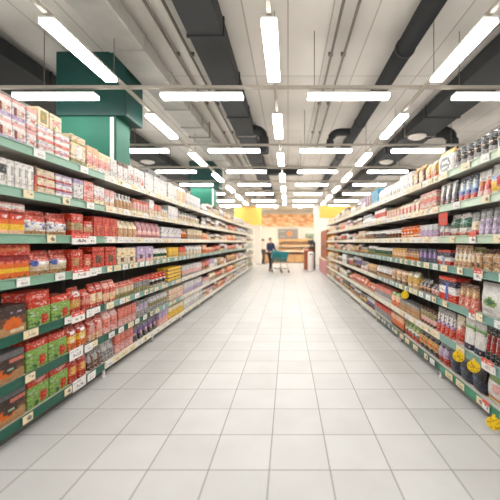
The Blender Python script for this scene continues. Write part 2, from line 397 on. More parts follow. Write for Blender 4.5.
def make_bay(side, k):
    S = SIDES[side]; rnd = random.Random(k * 7 + (3 if side == 'left' else 5))
    y = Y0 + k * BAY + (0 if side == 'left' else BAY)
    e = empty('shelving_bay', (S['x'], y, 0), S['rz'])
    b = MB(); b.box(0.0, BAY, DEP + 0.005, DEP + 0.03, 0.1, 2.3); b.build('back_panel', M_back, e)
    for x in (0.0, BAY):
        b = MB(); b.box(x - 0.019 if x else 0.001, x - 0.001 if x else 0.019, DEP - 0.02, DEP + 0.004, 0, 2.32)
        b.build('upright', M_upr, e)
    b = MB(); b.box(0.002, BAY - 0.002, 0.09, 0.11, 0.0, S['z'][6] - 0.03); b.build('kick_plate', M_kick, e)
    fx = 0.03 if side == 'left' else BAY - 0.03
    if k or side == 'right':
        b = MB(); b.lathe([(0.02, 0), (0.024, 0.008), (0.014, 0.02), (0.014, 0.085)], 12, fx, 0.025); b.build('foot', M_foot, e)
    near = k if side == 'left' else k
    for i, z in enumerate(S['z']):
        sh = link('shelf', BOARD, e, (0, 0, z))
        if side == 'left':
            c = ('pppp' + 'ggg')[i] if near == 0 else ('ccct' + 'tgc')[i] if near == 1 else ('ccctttc')[i] if near == 2 else ('ccctccc')[i]
        else:
            c = ('ssstttm')[i] if near == 0 else ('cccttcg')[i] if near <= 2 else 'ccctccc'[i]
        link('price_strip', STR[c], sh)
        nt = rnd.randint(2, 4) if near == 0 else rnd.randint(5, 8) if near < 4 else rnd.randint(2, 4)
        for q in range(nt):
            x = (q + 0.25 + 0.5 * rnd.random()) * BAY / nt
            link('price_tag', (CARDS_BIG if near < 2 else CARDS)[rnd.randint(0, 5)], sh, (max(0.09, min(BAY - 0.09, x)), -0.0135, -0.045))
        for x in (0.03, BAY - 0.03):
            if near < 5:
                b = MB(); b.add([(x - .008, 0.06, -.03), (x - .008, DEP - .02, -.03), (x - .008, DEP - .02, -.11), (x + .008, 0.06, -.03), (x + .008, DEP - .02, -.03), (x + .008, DEP - .02, -.11)],
                                [(0, 1, 2), (3, 5, 4), (0, 3, 4, 1), (1, 4, 5, 2), (2, 5, 3, 0)])
                if i < 6: b.build('bracket', M_upr, sh)
    o = 'nearest' if k == 0 else ('farthest' if k == S['nb'] - 1 else ordi(k + 1) + ' nearest')
    tag(e, '%s %s-hand steel shelving bay with seven shelves of %s groceries' % (o, side, 'packed' if k else 'large'), 'shelving', '%s-hand shelving run' % side)
for side in SIDES:
    for k in range(SIDES[side]['nb']): make_bay(side, k)

# ------------------------------------------------------------------ grocery packs
def parse(design):
    bands, pat = (design.split('|') + [''])[:2]
    bl = []; tot = 0
    for t in bands.split():
        c, f = (t.split(':') + ['1'])[:2]; bl.append((P[c], float(f))); tot += float(f)
    out = []; acc = 0
    for c, f in bl: acc += f / tot; out.append((acc, c))
    pl = []
    for t in pat.split(';'):
        if t.strip():
            a = t.split(','); pl.append(([float(q) for q in a[1:5]], P[a[0].strip()], a[5].strip() if len(a) > 5 else 'r'))
    return out, pl
def painter(design, seed):
    bands, pats = parse(design); rnd = random.Random(seed); cache = {}
    def f(u, v, front=True):
        key = (round(u, 2), round(v, 2), front)
        if key in cache: return cache[key]
        c = next((c for a, c in bands if 1 - v <= a + 1e-6), bands[-1][1])
        if front:
            for (a, b0, a1, b1), pc, kind in pats:
                if kind == 'e':
                    if ((u - (a + a1) / 2) / ((a1 - a) / 2)) ** 2 + ((v - (b0 + b1) / 2) / ((b1 - b0) / 2)) ** 2 <= 1: c = pc
                elif kind == 's':       # speckled print
                    if a <= u <= a1 and b0 <= v <= b1 and rnd.random() < 0.5: c = pc
                elif a <= u <= a1 and b0 <= v <= b1: c = pc
        k = 1 + rnd.uniform(-0.07, 0.07)
        c = tuple(max(0, min(255, q * k)) for q in c)
        cache[key] = rgb(c); return cache[key]
    return f
def rect_loop(w, d, z, nu, c, inset=0.0):
    w2, d2 = w / 2 - inset, d / 2 - inset
    pts = [(-w2 + c + (2 * w2 - 2 * c) * i / nu, -d2, z) for i in range(nu + 1)]
    return pts + [(w2, -d2 + c, z), (w2, d2 - c, z), (w2 - c, d2, z), (-w2 + c, d2, z), (-w2, d2 - c, z), (-w2, -d2 + c, z)]
def pack_mesh(kind, w, d, h, design, seed, lod):
    """returns (main MB, {part name: MB}); front faces -y, base at z=0"""
    b = MB(); parts = {}; f = painter(design, seed); rnd = random.Random(seed + 1)
    nu, nv = ((12, 16), (6, 8), (3, 4))[lod]
    if kind in ('carton', 'flat_carton'):
        c = min(0.004, w * 0.04); zs = [0, c] + [c + (h - 2 * c) * i / nv for i in range(1, nv)] + [h - c, h]
        rows = [rect_loop(w, d, z, nu, c, c if i in (0, len(zs) - 1) else 0) for i, z in enumerate(zs)]
        n = len(zs) - 1
        b.loft(rows, lambda i, j: f((j + .5) / nu, (zs[i] + zs[i + 1]) / 2 / h, True) if 0 <= j < nu else f(0.5, (zs[i] + zs[i + 1]) / 2 / h, False))
        if lod == 0:      # closed tuck flap line on the lid
            b.add([(-w * .42, -d * .1, h + .0006), (w * .42, -d * .1, h + .0006), (w * .42, -d * .06, h + .0006), (-w * .42, -d * .06, h + .0006)], [(0, 1, 2, 3)], f(.5, .97, False))
    elif kind in ('bag', 'pouch', 'block_bag'):
        n = (32, 16, 10)[lod]; rows = []; zs = [h * i / nv for i in range(nv + 1)]
        top = 0.88
        for z in zs:
            v = z / h
            if kind == 'bag': t = 0.55 + 0.45 * math.sin(min(1, v / 0.5) * math.pi / 2) if v < 0.5 else max(0.06, math.cos((v - 0.5) / 0.45 * math.pi / 2)) if v < .95 else 0.06
            elif kind == 'pouch': t = max(0.07, 1.0 - v * 1.02) ** 0.8
            else: t = 1.0 if v < 0.75 else max(0.12, 1 - (v - 0.75) / 0.25 * 0.88)
            ww = w / 2 * (1 - 0.07 * math.sin(math.pi * v)) if kind != 'block_bag' else w / 2 * (0.98 if v < .8 else .95)
            ex = 0.75 if kind != 'block_bag' else 0.4
            loop = []
            for j in range(n):
                a = math.pi + 2 * math.pi * (j + .5) / n
                ca, sa = math.cos(a), math.sin(a)
                loop.append((ww * math.copysign(abs(ca) ** ex, ca), d / 2 * t * math.copysign(abs(sa) ** ex, sa) + rnd.uniform(-.003, .003), z))
            rows.append(loop)
        def cf(i, j):
            k = (j + 1) % n
            if j < 0: return f(.5, zs[i] / h, False)
            u = (rows[i][j][0] + rows[i][k][0]) / 2 / w + .5
            return f(u, (zs[i] + zs[i + 1]) / 2 / h, rows[i][j][1] + rows[i][k][1] < 0.0)
        b.loft(rows, cf, smooth=True)
        if lod == 0:
            s = MB(); cc = f(.5, .99, False); ns = 10
            for q in range(2):
                s.box(-w * .45, w * .45, -.002, .002, h + .001 + q * .008, h + .008 + q * .008, cc)
            parts['top_seal'] = s
    else:
        n = (18, 12, 8)[lod]; r = w / 2
        if kind == 'jar': prof = [(r * .9, 0), (r, .04), (r, .72), (r * .96, .8), (r * .78, .86)]; lid = [(r * .84, .86), (r * .84, .985), (r * .78, 1.0)]
        elif kind == 'can': prof = [(r * .94, 0), (r, .015), (r, .06), (r, .34), (r, .65), (r, .94)]; lid = [(r * 1.03, .94), (r * 1.03, .985), (r * .9, 1.0)]
        else: prof = [(r * .92, 0), (r, .04), (r, .3), (r, .55), (r * .9, .63), (r * .5, .76), (r * .36, .84), (r * .36, .9)]; lid = [(r * .44, .88), (r * .44, .985), (r * .38, 1.0)]
        # refine the body so the label prints
        pr = []
        for (r0, a0), (r1, a1) in zip(prof, prof[1:]):
            m = max(1, int((a1 - a0) * nv))
            for q in range(m): pr.append((r0 + (r1 - r0) * q / m, a0 + (a1 - a0) * q / m))
        pr.append(prof[-1])
        def cf(i, j):
            a = 2 * math.pi * (j + .5) / n; v = (pr[i][1] + pr[min(i + 1, len(pr) - 1)][1]) / 2
            return f(math.cos(a) * .5 + .5, v / 0.9, math.sin(a) < 0) if j >= 0 else f(.5, v, False)
        b.lathe([(q, a * h) for q, a in pr], n, cf=cf)
        lc = painter(design, seed)(0.5, 0.999, False)
        t = b if lod else MB()
        t.lathe([(q, a * h + .0005) for q, a in lid], n, cf=lambda i, j: lc)
        if not lod: parts['lid' if kind != 'bottle' else 'cap'] = t
    return b, parts
NOUN = dict(carton='carton', flat_carton='flat carton', bag='bag', pouch='pouch', block_bag='block bag', jar='jar', can='canister', bottle='bottle')
FINISH = dict(carton=CARD, flat_carton=CARD, bag=FILM, pouch=FILM, block_bag=FILM, jar=GLAZE, can=GLAZE, bottle=GLAZE)
DEPTH = dict(carton=.16, flat_carton=.2, bag=.1, pouch=.085, block_bag=.09)
SOLID = {'glossy black', 'large white green-blotched', 'white ring-marked', 'dark crescent-roll', 'dark brown loaf', 'green-topped white', 'white green-striped', 'orange-yellow', 'olive fronted'}
def finish(kind, look):
    m = FINISH[kind]
    return m if look not in SOLID else CARD_SOLID if m is CARD else FILM_SOLID
ITEMS = []; OCC = {}
def run(side, shelf, y0, y1, n, kind, look, h, design, layers=1, back=0.0, d=None, base=0.0):
    S = SIDES[side]; pitch = (y1 - y0) / n; w = pitch * 0.96
    round_ = kind in ('jar', 'can', 'bottle')
    dd = d or (w if round_ else DEPTH[kind])
    seed = len(ITEMS)
    for i in range(n):
        for l in range(layers):
            ITEMS.append(dict(side=side, shelf=shelf, y=y0 + pitch * (i + .5), w=w, d=dd, h=h, kind=kind, look=look, design=design, layer=l, layers=layers,
                              z=S['z'][shelf] + 0.001 + base + l * (h + 0.001), x=S['x'] - S['s'] * (GAP + back + dd / 2), seed=seed, runid=seed))
    for l in [0]:
        OCC.setdefault((side, shelf), []).append((y0, y1))
def pl(px): return 2.065 * F / (VX - px)
def pr(px): return 1.715 * F / (px - VX)
def L(shelf, a, b, *r, **k): run('left', shelf - 1, pl(a), pl(b), *r, **k)
def RR(shelf, a, b, *r, **k): run('right', shelf - 1, pr(b), pr(a), *r, **k)
# ---- left side, shelf by shelf, nearest packs first
L(1, -3, 26, 2, 'carton', 'pink picture', .172, 'pink:.15 white:.5 lilac:.2 white:.15|dred,.05,.3,.3,.65;beige,.35,.3,.6,.7,e;salmon,.65,.2,.95,.6,s', 2)
L(1, 27, 37, 1, 'carton', 'pale rose', .172, 'pink:.2 white:.6 pink:.2|salmon,.3,.3,.8,.6,s', 2)
L(1, 38, 54, 1, 'flat_carton', 'white red-banded', .125, 'white:.3 pink:.15 white:.3 salmon:.2|lilac,.1,.7,.6,.9,s', 2)
L(1, 38.5, 49.5, 1, 'carton', 'olive fronted', .145, 'cream|olive,.15,.15,.8,.85;gold,.3,.4,.6,.6', base=.253)
L(1, 50, 62, 1, 'carton', 'cream rose', .14, 'cream|pink,.2,.3,.8,.7;olive,.1,.1,.5,.3,s', base=.254)
L(1, 55, 70, 1, 'flat_carton', 'white red-edged', .125, 'white:.3 salmon:.2 white:.3 salmon:.2|lilac,.2,.5,.8,.8,s', 2)
L(1, 71, 86, 1, 'carton', 'tall beige', .31, 'cream:.2 olive:.06 cream:.5 olive:.08 cream:.16|white,.3,.3,.75,.7;gold,.2,.75,.5,.85,s')
L(1, 87, 98, 2, 'carton', 'peach patterned', .27, 'peach:.4 pink:.3 cream:.3|salmon,.2,.2,.8,.6,s;white,.1,.6,.7,.8,s')
L(1, 98.5, 110, 2, 'carton', 'pink lettered', .255, 'cream:.3 pink:.4 white:.3|salmon,.1,.4,.9,.6,s')
L(1, 110.5, 117, 1, 'carton', 'plain white', .25, 'white|lgrey,.1,.2,.6,.5,s')
L(1, 117.5, 128, 2, 'carton', 'brown-topped white', .26, 'brown:.18 white:.8|pink,.3,.2,.7,.6,s;brown,.0,.0,.12,.8')
L(1, 128.5, 144, 3, 'carton', 'rose-dotted white', .27, 'white|salmon,.2,.3,.8,.6,s;brown,.6,.4,.8,.6,s')
L(1, 145, 167, 3, 'carton', 'grey white', .29, 'lgrey:.2 white:.8|lgrey,.2,.2,.6,.5,s')
L(1, 148, 154, 1, 'flat_carton', 'black', .05, 'cgrey', base=.292)
L(1, 160, 166, 1, 'flat_carton', 'black', .05, 'cgrey', base=.292)
L(1, 168, 177, 2, 'carton', 'large white', .3, 'white|lgrey,.3,.2,.8,.4,s')
L(1, 177.5, 186, 2, 'carton', 'peach panelled', .28, 'cream|peach,.2,.0,.85,.9')
L(1, 186.5, 200, 4, 'carton', 'bluish white', .28, 'white:.6 lgrey:.4|lblue,.3,.5,.8,.8,s')
L(2, -3, 7, 1, 'carton', 'dark and white', .225, 'white:.2 black:.3 white:.5|grey,.4,.3,.9,.5,s')
L(2, 7.5, 33.5, 4, 'carton', 'slim white lilac', .225, 'white|lilac,.55,.05,.9,.7,s;grey,.6,.5,.9,.8;cream,.2,.2,.5,.5,s')
L(2, 34, 36.5, 1, 'carton', 'thin russet', .24, 'brown:.3 red:.3 orange:.4')
L(2, 37, 55, 1, 'flat_carton', 'cream red-lined', .075, 'cream:.8 red:.2|pink,.2,.3,.8,.6,s', 3)
L(2, 55.5, 72.5, 1, 'flat_carton', 'lilac red-lined', .075, 'lilac:.3 white:.5 red:.2|lilac,.2,.3,.8,.6,s', 3)
L(2, 73.5, 83, 1, 'carton', 'dark-footed white', .23, 'lilac:.2 white:.6 cgrey:.2|grey,.4,.5,.8,.8,s')
L(2, 83.5, 93.5, 1, 'carton', 'salmon', .24, 'salmon:.1 pink:.6 salmon:.3|white,.3,.2,.7,.4,s;red,.2,.6,.8,.8,s')
L(2, 94, 104, 2, 'carton', 'white rose', .22, 'white:.5 pink:.2 cream:.3|lilac,.3,.5,.8,.8,s')
L(2, 104.5, 114.5, 2, 'carton', 'pink white', .215, 'pink:.4 white:.3 peach:.3|mauve,.2,.5,.7,.7,s')
L(2, 116.5, 133, 5, 'bottle', 'tan white-capped', .21, 'white:.3 tan:.5 peach:.2')
L(2, 134, 149, 5, 'jar', 'pink', .2, 'salmon:.2 pink:.4 beige:.4')
L(2, 149.5, 154, 1, 'carton', 'tall white', .25, 'white|peach,.2,.1,.8,.5')
L(2, 154.5, 161, 2, 'carton', 'red-topped beige', .2, 'salmon:.5 beige:.5')
L(2, 161.5, 168, 3, 'jar', 'beige', .17, 'lgrey:.3 beige:.7')
L(2, 168.5, 178, 3, 'carton', 'lilac white', .25, 'white|lilac,.2,.2,.8,.6,s')
L(2, 178.5, 200, 8, 'bottle', 'pale beige', .22, 'lgrey:.3 beige:.4 cream:.3')
OY = 'dred:.1 red:.22 orange:.2 yellow:.22 peach:.26|white,.15,.72,.85,.84,s;pink,.2,.05,.8,.2,s'
L(3, -3, 9, 1, 'carton', 'orange-yellow', .185, OY); L(3, 9.5, 25, 1, 'carton', 'orange-yellow', .185, OY)
L(3, -3, 25, 2, 'flat_carton', 'pink white', .065, 'pink:.3 white:.4 salmon:.3|red,.2,.2,.8,.5,s', base=.187)
RB = 'red:.36 white:.1 white:.3 tan:.24|salmon,.25,.75,.85,.9,s;blue,.05,.35,.4,.62,s;blue,.5,.3,.95,.58,s;tan,.3,.15,.8,.35,s;white,.0,.5,.3,.7,e'
L(3, 26, 70, 2, 'bag', 'red blue-white', .2, RB)
L(3, 71, 83, 1, 'carton', 'red crimson-topped', .235, 'red:.35 tan:.35 red:.3|pink,.2,.75,.8,.85,s;olive,.25,.35,.75,.6')
L(3, 84, 93, 1, 'carton', 'small red', .175, 'red:.3 tan:.3 red:.4|white,.2,.7,.8,.8,s')
L(3, 94, 117.5, 3, 'carton', 'plain scarlet', .235, 'red|salmon,.3,.2,.7,.6,s;orange,.3,.35,.7,.55,e')
L(3, 118.5, 137, 4, 'block_bag', 'cream-topped tan', .21, 'cream:.35 tan:.65')
L(3, 137.5, 160.5, 5, 'bag', 'mauve', .25, 'mauve:.45 pink:.35 mauve:.2|white,.2,.35,.8,.5,s;lilac,.3,.1,.8,.3,s')
L(3, 161.5, 181, 5, 'carton', 'violet white', .21, 'lgrey:.3 white:.4 lilac:.3|purple,.3,.5,.8,.75,s')
L(3, 181.5, 187, 2, 'jar', 'rust', .17, 'peach:.2 orange:.4 brown:.4')
L(3, 187.5, 202, 5, 'carton', 'dull tan', .23, 'beige:.5 tan:.3 grey:.2')
OY4 = 'dred:.2 red:.15 orange:.15 yellow:.2 orange:.3|salmon,.5,.68,.95,.8,s;salmon,.05,.68,.35,.8;brown,.2,.05,.8,.2,s'
L(4, -3, 30, 2, 'carton', 'orange-yellow', .185, OY4)
L(4, -3, 31, 1, 'flat_carton', 'long scarlet', .085, 'red:.3 orange:.3 red:.4|salmon,.1,.5,.45,.8,s;pink,.55,.3,.95,.6,s', base=.187)
L(4, 32, 70, 2, 'bag', 'red beige', .2, 'red:.35 beige:.4 tan:.25|blue,.0,.45,.35,.68,e;white,.35,.5,.95,.6;salmon,.3,.75,.85,.9,s;olive,.6,.1,.75,.25')
L(4, 71, 83, 1, 'carton', 'red brown-windowed', .215, 'red|tan,.2,.25,.7,.6;pink,.2,.75,.8,.85,s')
L(4, 84, 92, 1, 'carton', 'small red', .16, 'red|peach,.2,.3,.8,.6;white,.2,.7,.8,.8,s')
L(4, 92.5, 116, 2, 'carton', 'scarlet brown-centred', .235, 'red:.2 dred:.05 red:.75|brown,.25,.25,.75,.65;salmon,.2,.85,.8,.93,s')
L(4, 117, 136, 2, 'carton', 'cream dark-emblem', .215, 'cream:.55 beige:.45|brown,.3,.2,.7,.45,e;gold,.3,.65,.7,.75')
L(4, 136.5, 153, 2, 'carton', 'lilac dark-emblem', .225, 'lilac:.7 pink:.3|brown,.3,.25,.7,.5,e;white,.3,.75,.7,.85,s')
L(4, 154, 168, 4, 'jar', 'green white-lidded', .18, 'white:.3 dgreen:.35 cream:.35')
L(4, 168.5, 178.5, 3, 'carton', 'yellow', .19, 'yellow:.6 gold:.2 cream:.2')
L(4, 179, 186, 2, 'carton', 'rust red', .19, 'red:.5 tan:.5')
L(4, 186.5, 202, 5, 'block_bag', 'grey beige', .21, 'lgrey:.5 beige:.5')
L(5, -3, 27, 1, 'carton', 'dark brown loaf', .22, 'dbrown:.35 brown:.35 tan:.3|orange,.2,.15,.85,.6,e;cream,.4,.05,.95,.22;lilac,.4,.75,.8,.82,s')
GR = 'red:.25 green:.75|pink,.25,.8,.8,.9,s;red,.55,.05,.9,.45,e;mint,.1,.45,.4,.6,s;dgreen,.05,.1,.5,.2,s'
L(5, 27.5, 70, 2, 'carton', 'green strawberry', .215, GR)
L(5, 26, 50, 1, 'flat_carton', 'bright red', .075, 'red:.2 red:.8|pink,.2,.3,.8,.6,s', base=.217)
L(5, 70.5, 82, 1, 'block_bag', 'red gold', .24, 'red:.45 gold:.3 red:.25|white,.2,.7,.8,.85,s')
L(5, 82.5, 90, 1, 'block_bag', 'small red', .2, 'red:.4 salmon:.3 red:.3|white,.2,.5,.8,.7,s')
L(5, 90.5, 103, 2, 'block_bag', 'red cream-centred', .24, 'red:.4 peach:.4 red:.2|cream,.3,.3,.7,.6,e')
L(5, 103.5, 116, 2, 'block_bag', 'pale crimson', .24, 'salmon:.3 red:.2 peach:.4 red:.1|white,.2,.6,.8,.75,s')
L(5, 116.5, 135, 5, 'jar', 'grey red-lidded', .2, 'salmon:.25 beige:.4 olive:.35')
L(5, 135.5, 151, 4, 'jar', 'murky red-capped', .21, 'red:.2 grey:.4 olive:.4')
L(5, 151.5, 167, 4, 'jar', 'black red-lidded', .21, 'red:.35 white:.15 black:.3 beige:.2')
L(5, 168, 181, 2, 'flat_carton', 'yellow', .06, 'yellow:.75 brown:.25', 4)
L(5, 182, 202, 6, 'carton', 'dove grey', .22, 'lgrey:.4 pink:.3 grey:.3')
DK = 'cgrey:.2 dbrown:.3 brown:.2 tan:.3|salmon,.4,.62,.98,.74;orange,.0,.2,.6,.5,e;dbrown,.15,.28,.7,.55,e;mint,.3,.35,.6,.45;olive,.75,.3,.95,.4'
L(6, -3, 25, 1, 'carton', 'dark crescent-roll', .22, DK)
L(6, 25.5, 67, 2, 'carton', 'green strawberry', .23, GR)
L(6, 67.5, 87, 2, 'block_bag', 'red yellow', .22, 'red:.35 yellow:.3 orange:.35|white,.2,.7,.8,.85,s;cream,.3,.3,.7,.5,e')
L(6, 88, 103, 2, 'block_bag', 'pinkish red', .22, 'red:.3 salmon:.4 peach:.3|pink,.2,.5,.8,.8,s')
L(6, 103.5, 118, 2, 'block_bag', 'pale pink', .24, 'pink:.3 salmon:.4 pink:.3|red,.2,.2,.8,.5,s')
L(6, 118.5, 136, 4, 'carton', 'salmon pink', .22, 'salmon:.6 pink:.4|red,.2,.4,.8,.6,s')
L(6, 136.5, 150, 3, 'pouch', 'dark lilac', .21, 'cgrey:.3 lilac:.3 grey:.4|white,.2,.4,.8,.6,s')
L(6, 150.5, 168, 5, 'jar', 'grey green', .2, 'lgrey:.3 olive:.3 grey:.4')
L(6, 169, 183, 3, 'carton', 'cream pink', .1, 'cream:.8 salmon:.2|pink,.2,.2,.8,.7,s', 2)
L(6, 183.5, 202, 6, 'carton', 'misty lilac', .22, 'lgrey:.6 lilac:.4')
L(7, -3, 26, 1, 'carton', 'dark crescent-roll', .235, DK)
L(7, 27, 68, 2, 'carton', 'green strawberry', .235, GR)
L(7, 68.5, 87, 2, 'block_bag', 'red orange', .23, 'red:.4 orange:.3 red:.3|yellow,.3,.3,.7,.6,e;white,.2,.75,.8,.85,s')
L(7, 90, 103, 2, 'pouch', 'grey brown', .22, 'grey:.3 lgrey:.3 brown:.4|brown,.2,.4,.8,.7,s')
L(7, 103.5, 115, 2, 'pouch', 'light grey', .22, 'lgrey:.5 grey:.5|cgrey,.2,.3,.8,.5,s')
L(7, 115.5, 133, 4, 'carton', 'salmon pink', .23, 'salmon:.5 pink:.5|red,.2,.4,.8,.6,s')
L(7, 133.5, 158, 5, 'pouch', 'plum dark', .21, 'cgrey:.3 purple:.3 black:.4|pink,.2,.3,.8,.5,s')
L(7, 158.5, 168, 3, 'carton', 'pale lilac', .23, 'lilac:.5 pink:.5')
L(7, 168.5, 183, 4, 'carton', 'butter yellow', .2, 'cream:.4 yellow:.4 gold:.2')
L(7, 183.5, 202, 6, 'carton', 'milky white', .21, 'white:.6 lgrey:.4')
# ---- right side, farthest to nearest given by photo x
RR(1, 453, 503, 7, 'can', 'tall dark-wrapped', .215, 'cgrey:.12 black:.45 grey:.13 lgrey:.3|tan,.3,.55,.7,.75,s;red,.3,.4,.7,.5,s')
RR(1, 437, 452.5, 1, 'block_bag', 'white ring-marked', .27, 'gold:.18 white:.82|cgrey,.15,.2,.85,.75,e;white,.28,.32,.75,.62,e;cgrey,.4,.4,.7,.5')
RR(1, 425, 436.5, 2, 'block_bag', 'amber', .23, 'olive:.15 gold:.5 orange:.35|brown,.2,.2,.8,.6,s')
RR(1, 413, 424.5, 2, 'block_bag', 'ochre brown-backed', .25, 'gold:.7 tan:.3|brown,.7,.1,1.0,.9')
RR(1, 400, 412.5, 3, 'carton', 'grey-marked white', .26, 'white|cgrey,.2,.2,.5,.4,s')
RR(1, 378.5, 399.5, 6, 'block_bag', 'cloudy white', .24, 'white:.6 lgrey:.4|olive,.3,.2,.7,.5,s')
RR(1, 371, 378, 2, 'carton', 'sky blue', .3, 'sky:.8 lblue:.2')
RR(1, 365.5, 370.5, 2, 'carton', 'violet-sided tan', .27, 'tan|purple,.0,.0,.45,1')
RR(2, 488, 503, 1, 'bag', 'yellow-centred white', .26, 'white:.3 lblue:.2 yellow:.3 white:.2|yellow,.1,.2,.6,.55,e;red,.6,.3,1.,.6')
RR(2, 475, 487.5, 2, 'pouch', 'crimson white', .24, 'white:.3 red:.4 pink:.3|white,.1,.1,.5,.5,e;gold,.3,.5,.6,.8,e')
RR(2, 456, 474.5, 3, 'pouch', 'navy red-splashed', .25, 'navy:.2 lblue:.3 blue:.2 red:.2 navy:.1|white,.3,.55,.8,.85,e;red,.3,.1,.9,.4,s;teal,.1,.5,.3,.9')
RR(2, 438, 455, 3, 'pouch', 'black white-faced', .25, 'white:.5 lilac:.15 black:.35|black,.6,.0,1,1;red,.1,.2,.5,.35,s')
RR(2, 420, 436.5, 3, 'carton', 'rosy picture', .115, 'pink:.3 beige:.4 salmon:.3|red,.2,.2,.8,.5,s;white,.3,.5,.8,.8,s', 2)
RR(2, 400, 419, 5, 'block_bag', 'rosy beige', .19, 'beige:.4 salmon:.3 beige:.3|pink,.2,.3,.8,.6,s')
RR(2, 386, 399.5, 5, 'block_bag', 'mottled tan', .18, 'tan:.5 pink:.2 beige:.3')
RR(2, 375, 385.5, 4, 'carton', 'red-striped white', .22, 'white:.3 red:.3 white:.4')
RR(3, 477, 503, 4, 'pouch', 'ash lilac', .235, 'cgrey:.3 lilac:.6 grey:.1|black,.3,.4,.75,.62,s;cgrey,.25,.5,.7,.6')
RR(3, 468, 476.5, 1, 'pouch', 'ash russet', .22, 'cgrey:.3 beige:.4 red:.3')
RR(3, 448.5, 467.5, 2, 'bag', 'green white', .225, 'white:.15 teal:.2 dgreen:.2 white:.2 salmon:.12 green:.1|white,.1,.6,.5,.85,s;dgreen,.6,.6,.95,.9,s;white,.1,.2,.9,.4,s')
RR(3, 438, 448, 2, 'jar', 'maroon white-lidded', .13, 'white:.4 mauve:.3 lgrey:.3')
RR(3, 420, 437.5, 4, 'carton', 'pale violet', .17, 'lgrey:.4 lilac:.4 mauve:.2')
RR(3, 400, 419.5, 6, 'jar', 'orange', .18, 'orange:.6 cream:.15 orange:.25|white,.2,.4,.8,.6,s')
RR(3, 385, 399.5, 5, 'jar', 'dark white-lidded', .17, 'white:.3 brown:.5 grey:.2')
RR(3, 374, 384.5, 4, 'jar', 'black white-capped', .17, 'white:.25 black:.5 olive:.25')
RR(4, 482, 503, 2, 'block_bag', 'kraft brown', .185, 'brown:.15 tan:.85|black,.25,.35,.7,.6,s;cream,.3,.15,.6,.3,s')
RR(4, 470, 481.5, 2, 'block_bag', 'olive tan', .2, 'olive:.2 tan:.8|cream,.3,.4,.7,.7,e;brown,.2,.2,.8,.35,s')
RR(4, 452, 469.5, 4, 'pouch', 'tan red-marked', .215, 'tan:.3 cream:.4 tan:.3|red,.3,.2,.7,.5,s;white,.3,.5,.7,.8,e')
RR(4, 437, 451, 1, 'carton', 'scarlet-edged blue', .175, 'red:.15 navy:.3 white:.2 red:.35|lblue,.4,.0,.6,.6;white,.1,.5,.4,.7,s')
RR(4, 419, 436.5, 4, 'carton', 'indigo', .18, 'navy:.3 purple:.3 navy:.4|lilac,.4,.4,.7,.8')
RR(4, 405, 418.5, 5, 'jar', 'amber brown', .17, 'brown:.2 tan:.5 orange:.3')
RR(4, 391, 404.5, 5, 'jar', 'amber', .17, 'gold:.2 peach:.5 tan:.3')
RR(4, 375, 390.5, 6, 'jar', 'bottle green', .16, 'white:.2 dgreen:.5 olive:.3')
RR(5, 477, 503, 1, 'bag', 'large white green-blotched', .27, 'white|green,.25,.3,.75,.6,e;dgreen,.35,.38,.65,.55,e;lgrey,.1,.1,.6,.25,s')
RR(5, 456.5, 475, 3, 'pouch', 'tan red-based', .22, 'brown:.15 tan:.35 salmon:.5|white,.3,.1,.7,.4,s;cream,.3,.5,.7,.8,e')
RR(5, 439, 456, 1, 'carton', 'red-topped blue-white', .26, 'red:.15 navy:.2 white:.35 red:.3|blue,.4,.1,.6,.8;white,.1,.5,.4,.65,s')
RR(5, 430, 438.5, 2, 'bag', 'rose dark-topped', .13, 'dbrown:.4 pink:.4 brown:.2')
RR(5, 419, 429.5, 3, 'bag', 'umber', .16, 'dbrown:.5 tan:.2 brown:.3|pink,.2,.2,.8,.5,s')
RR(5, 407, 418.5, 2, 'block_bag', 'khaki', .22, 'olive:.3 gold:.5 tan:.2|white,.4,.1,.8,.3,s')
RR(5, 391, 406.5, 3, 'block_bag', 'biscuit brown', .21, 'tan:.8 brown:.2|brown,.6,.2,.9,.8,s;cream,.2,.3,.5,.6,s')
RR(5, 376, 390.5, 6, 'jar', 'white brown-based', .19, 'white:.55 brown:.15 tan:.3|brown,.2,.3,.8,.5,s')
RR(6, 483, 503, 4, 'pouch', 'black burgundy', .27, 'black:.2 dred:.5 black:.3|white,.1,.2,.35,.8;red,.6,.1,.8,.5,s')
RR(6, 461.5, 482.5, 2, 'pouch', 'white green-striped', .29, 'white:.2 mint:.06 green:.1 white:.38 navy:.2|pink,.2,.05,.8,.2,s;white,.1,.25,.9,.7')
RR(6, 453, 461, 1, 'pouch', 'red cream', .26, 'cream:.3 salmon:.3 red:.3 pink:.1|white,.3,.5,.7,.8,e')
RR(6, 435, 452.5, 4, 'pouch', 'silver red-based', .26, 'grey:.2 white:.3 lilac:.1 red:.4|pink,.2,.1,.8,.3,s;navy,.5,.5,.8,.9,s')
RR(6, 420, 434.5, 5, 'jar', 'brown pink-based', .2, 'brown:.15 olive:.35 pink:.3 brown:.2')
RR(6, 400, 419.5, 10, 'carton', 'slim tan', .15, 'grey:.2 tan:.8')
RR(6, 391, 399.5, 2, 'block_bag', 'orange green-topped', .22, 'green:.2 peach:.4 orange:.4')
RR(6, 375, 390.5, 7, 'carton', 'grey red-topped', .2, 'salmon:.4 grey:.3 lgrey:.3')
RR(7, 484, 503, 1, 'bag', 'green-topped white', .245, 'green:.22 white:.5 red:.12 yellow:.06 white:.1|pink,.4,.4,.9,.7,e')
RR(7, 447, 483, 3, 'bag', 'glossy black', .25, 'black:.6 navy:.3 black:.1|grey,.4,.25,.7,.4,s;blue,.3,.35,.6,.5,s')
RR(7, 437, 446.5, 2, 'bag', 'lilac red-footed', .22, 'cgrey:.2 lilac:.4 red:.4|black,.1,.3,.4,.6,s')
RR(7, 418, 436.5, 4, 'bag', 'golden black', .22, 'black:.25 gold:.45 black:.3|orange,.3,.3,.8,.7,e;white,.3,.1,.5,.3,s')
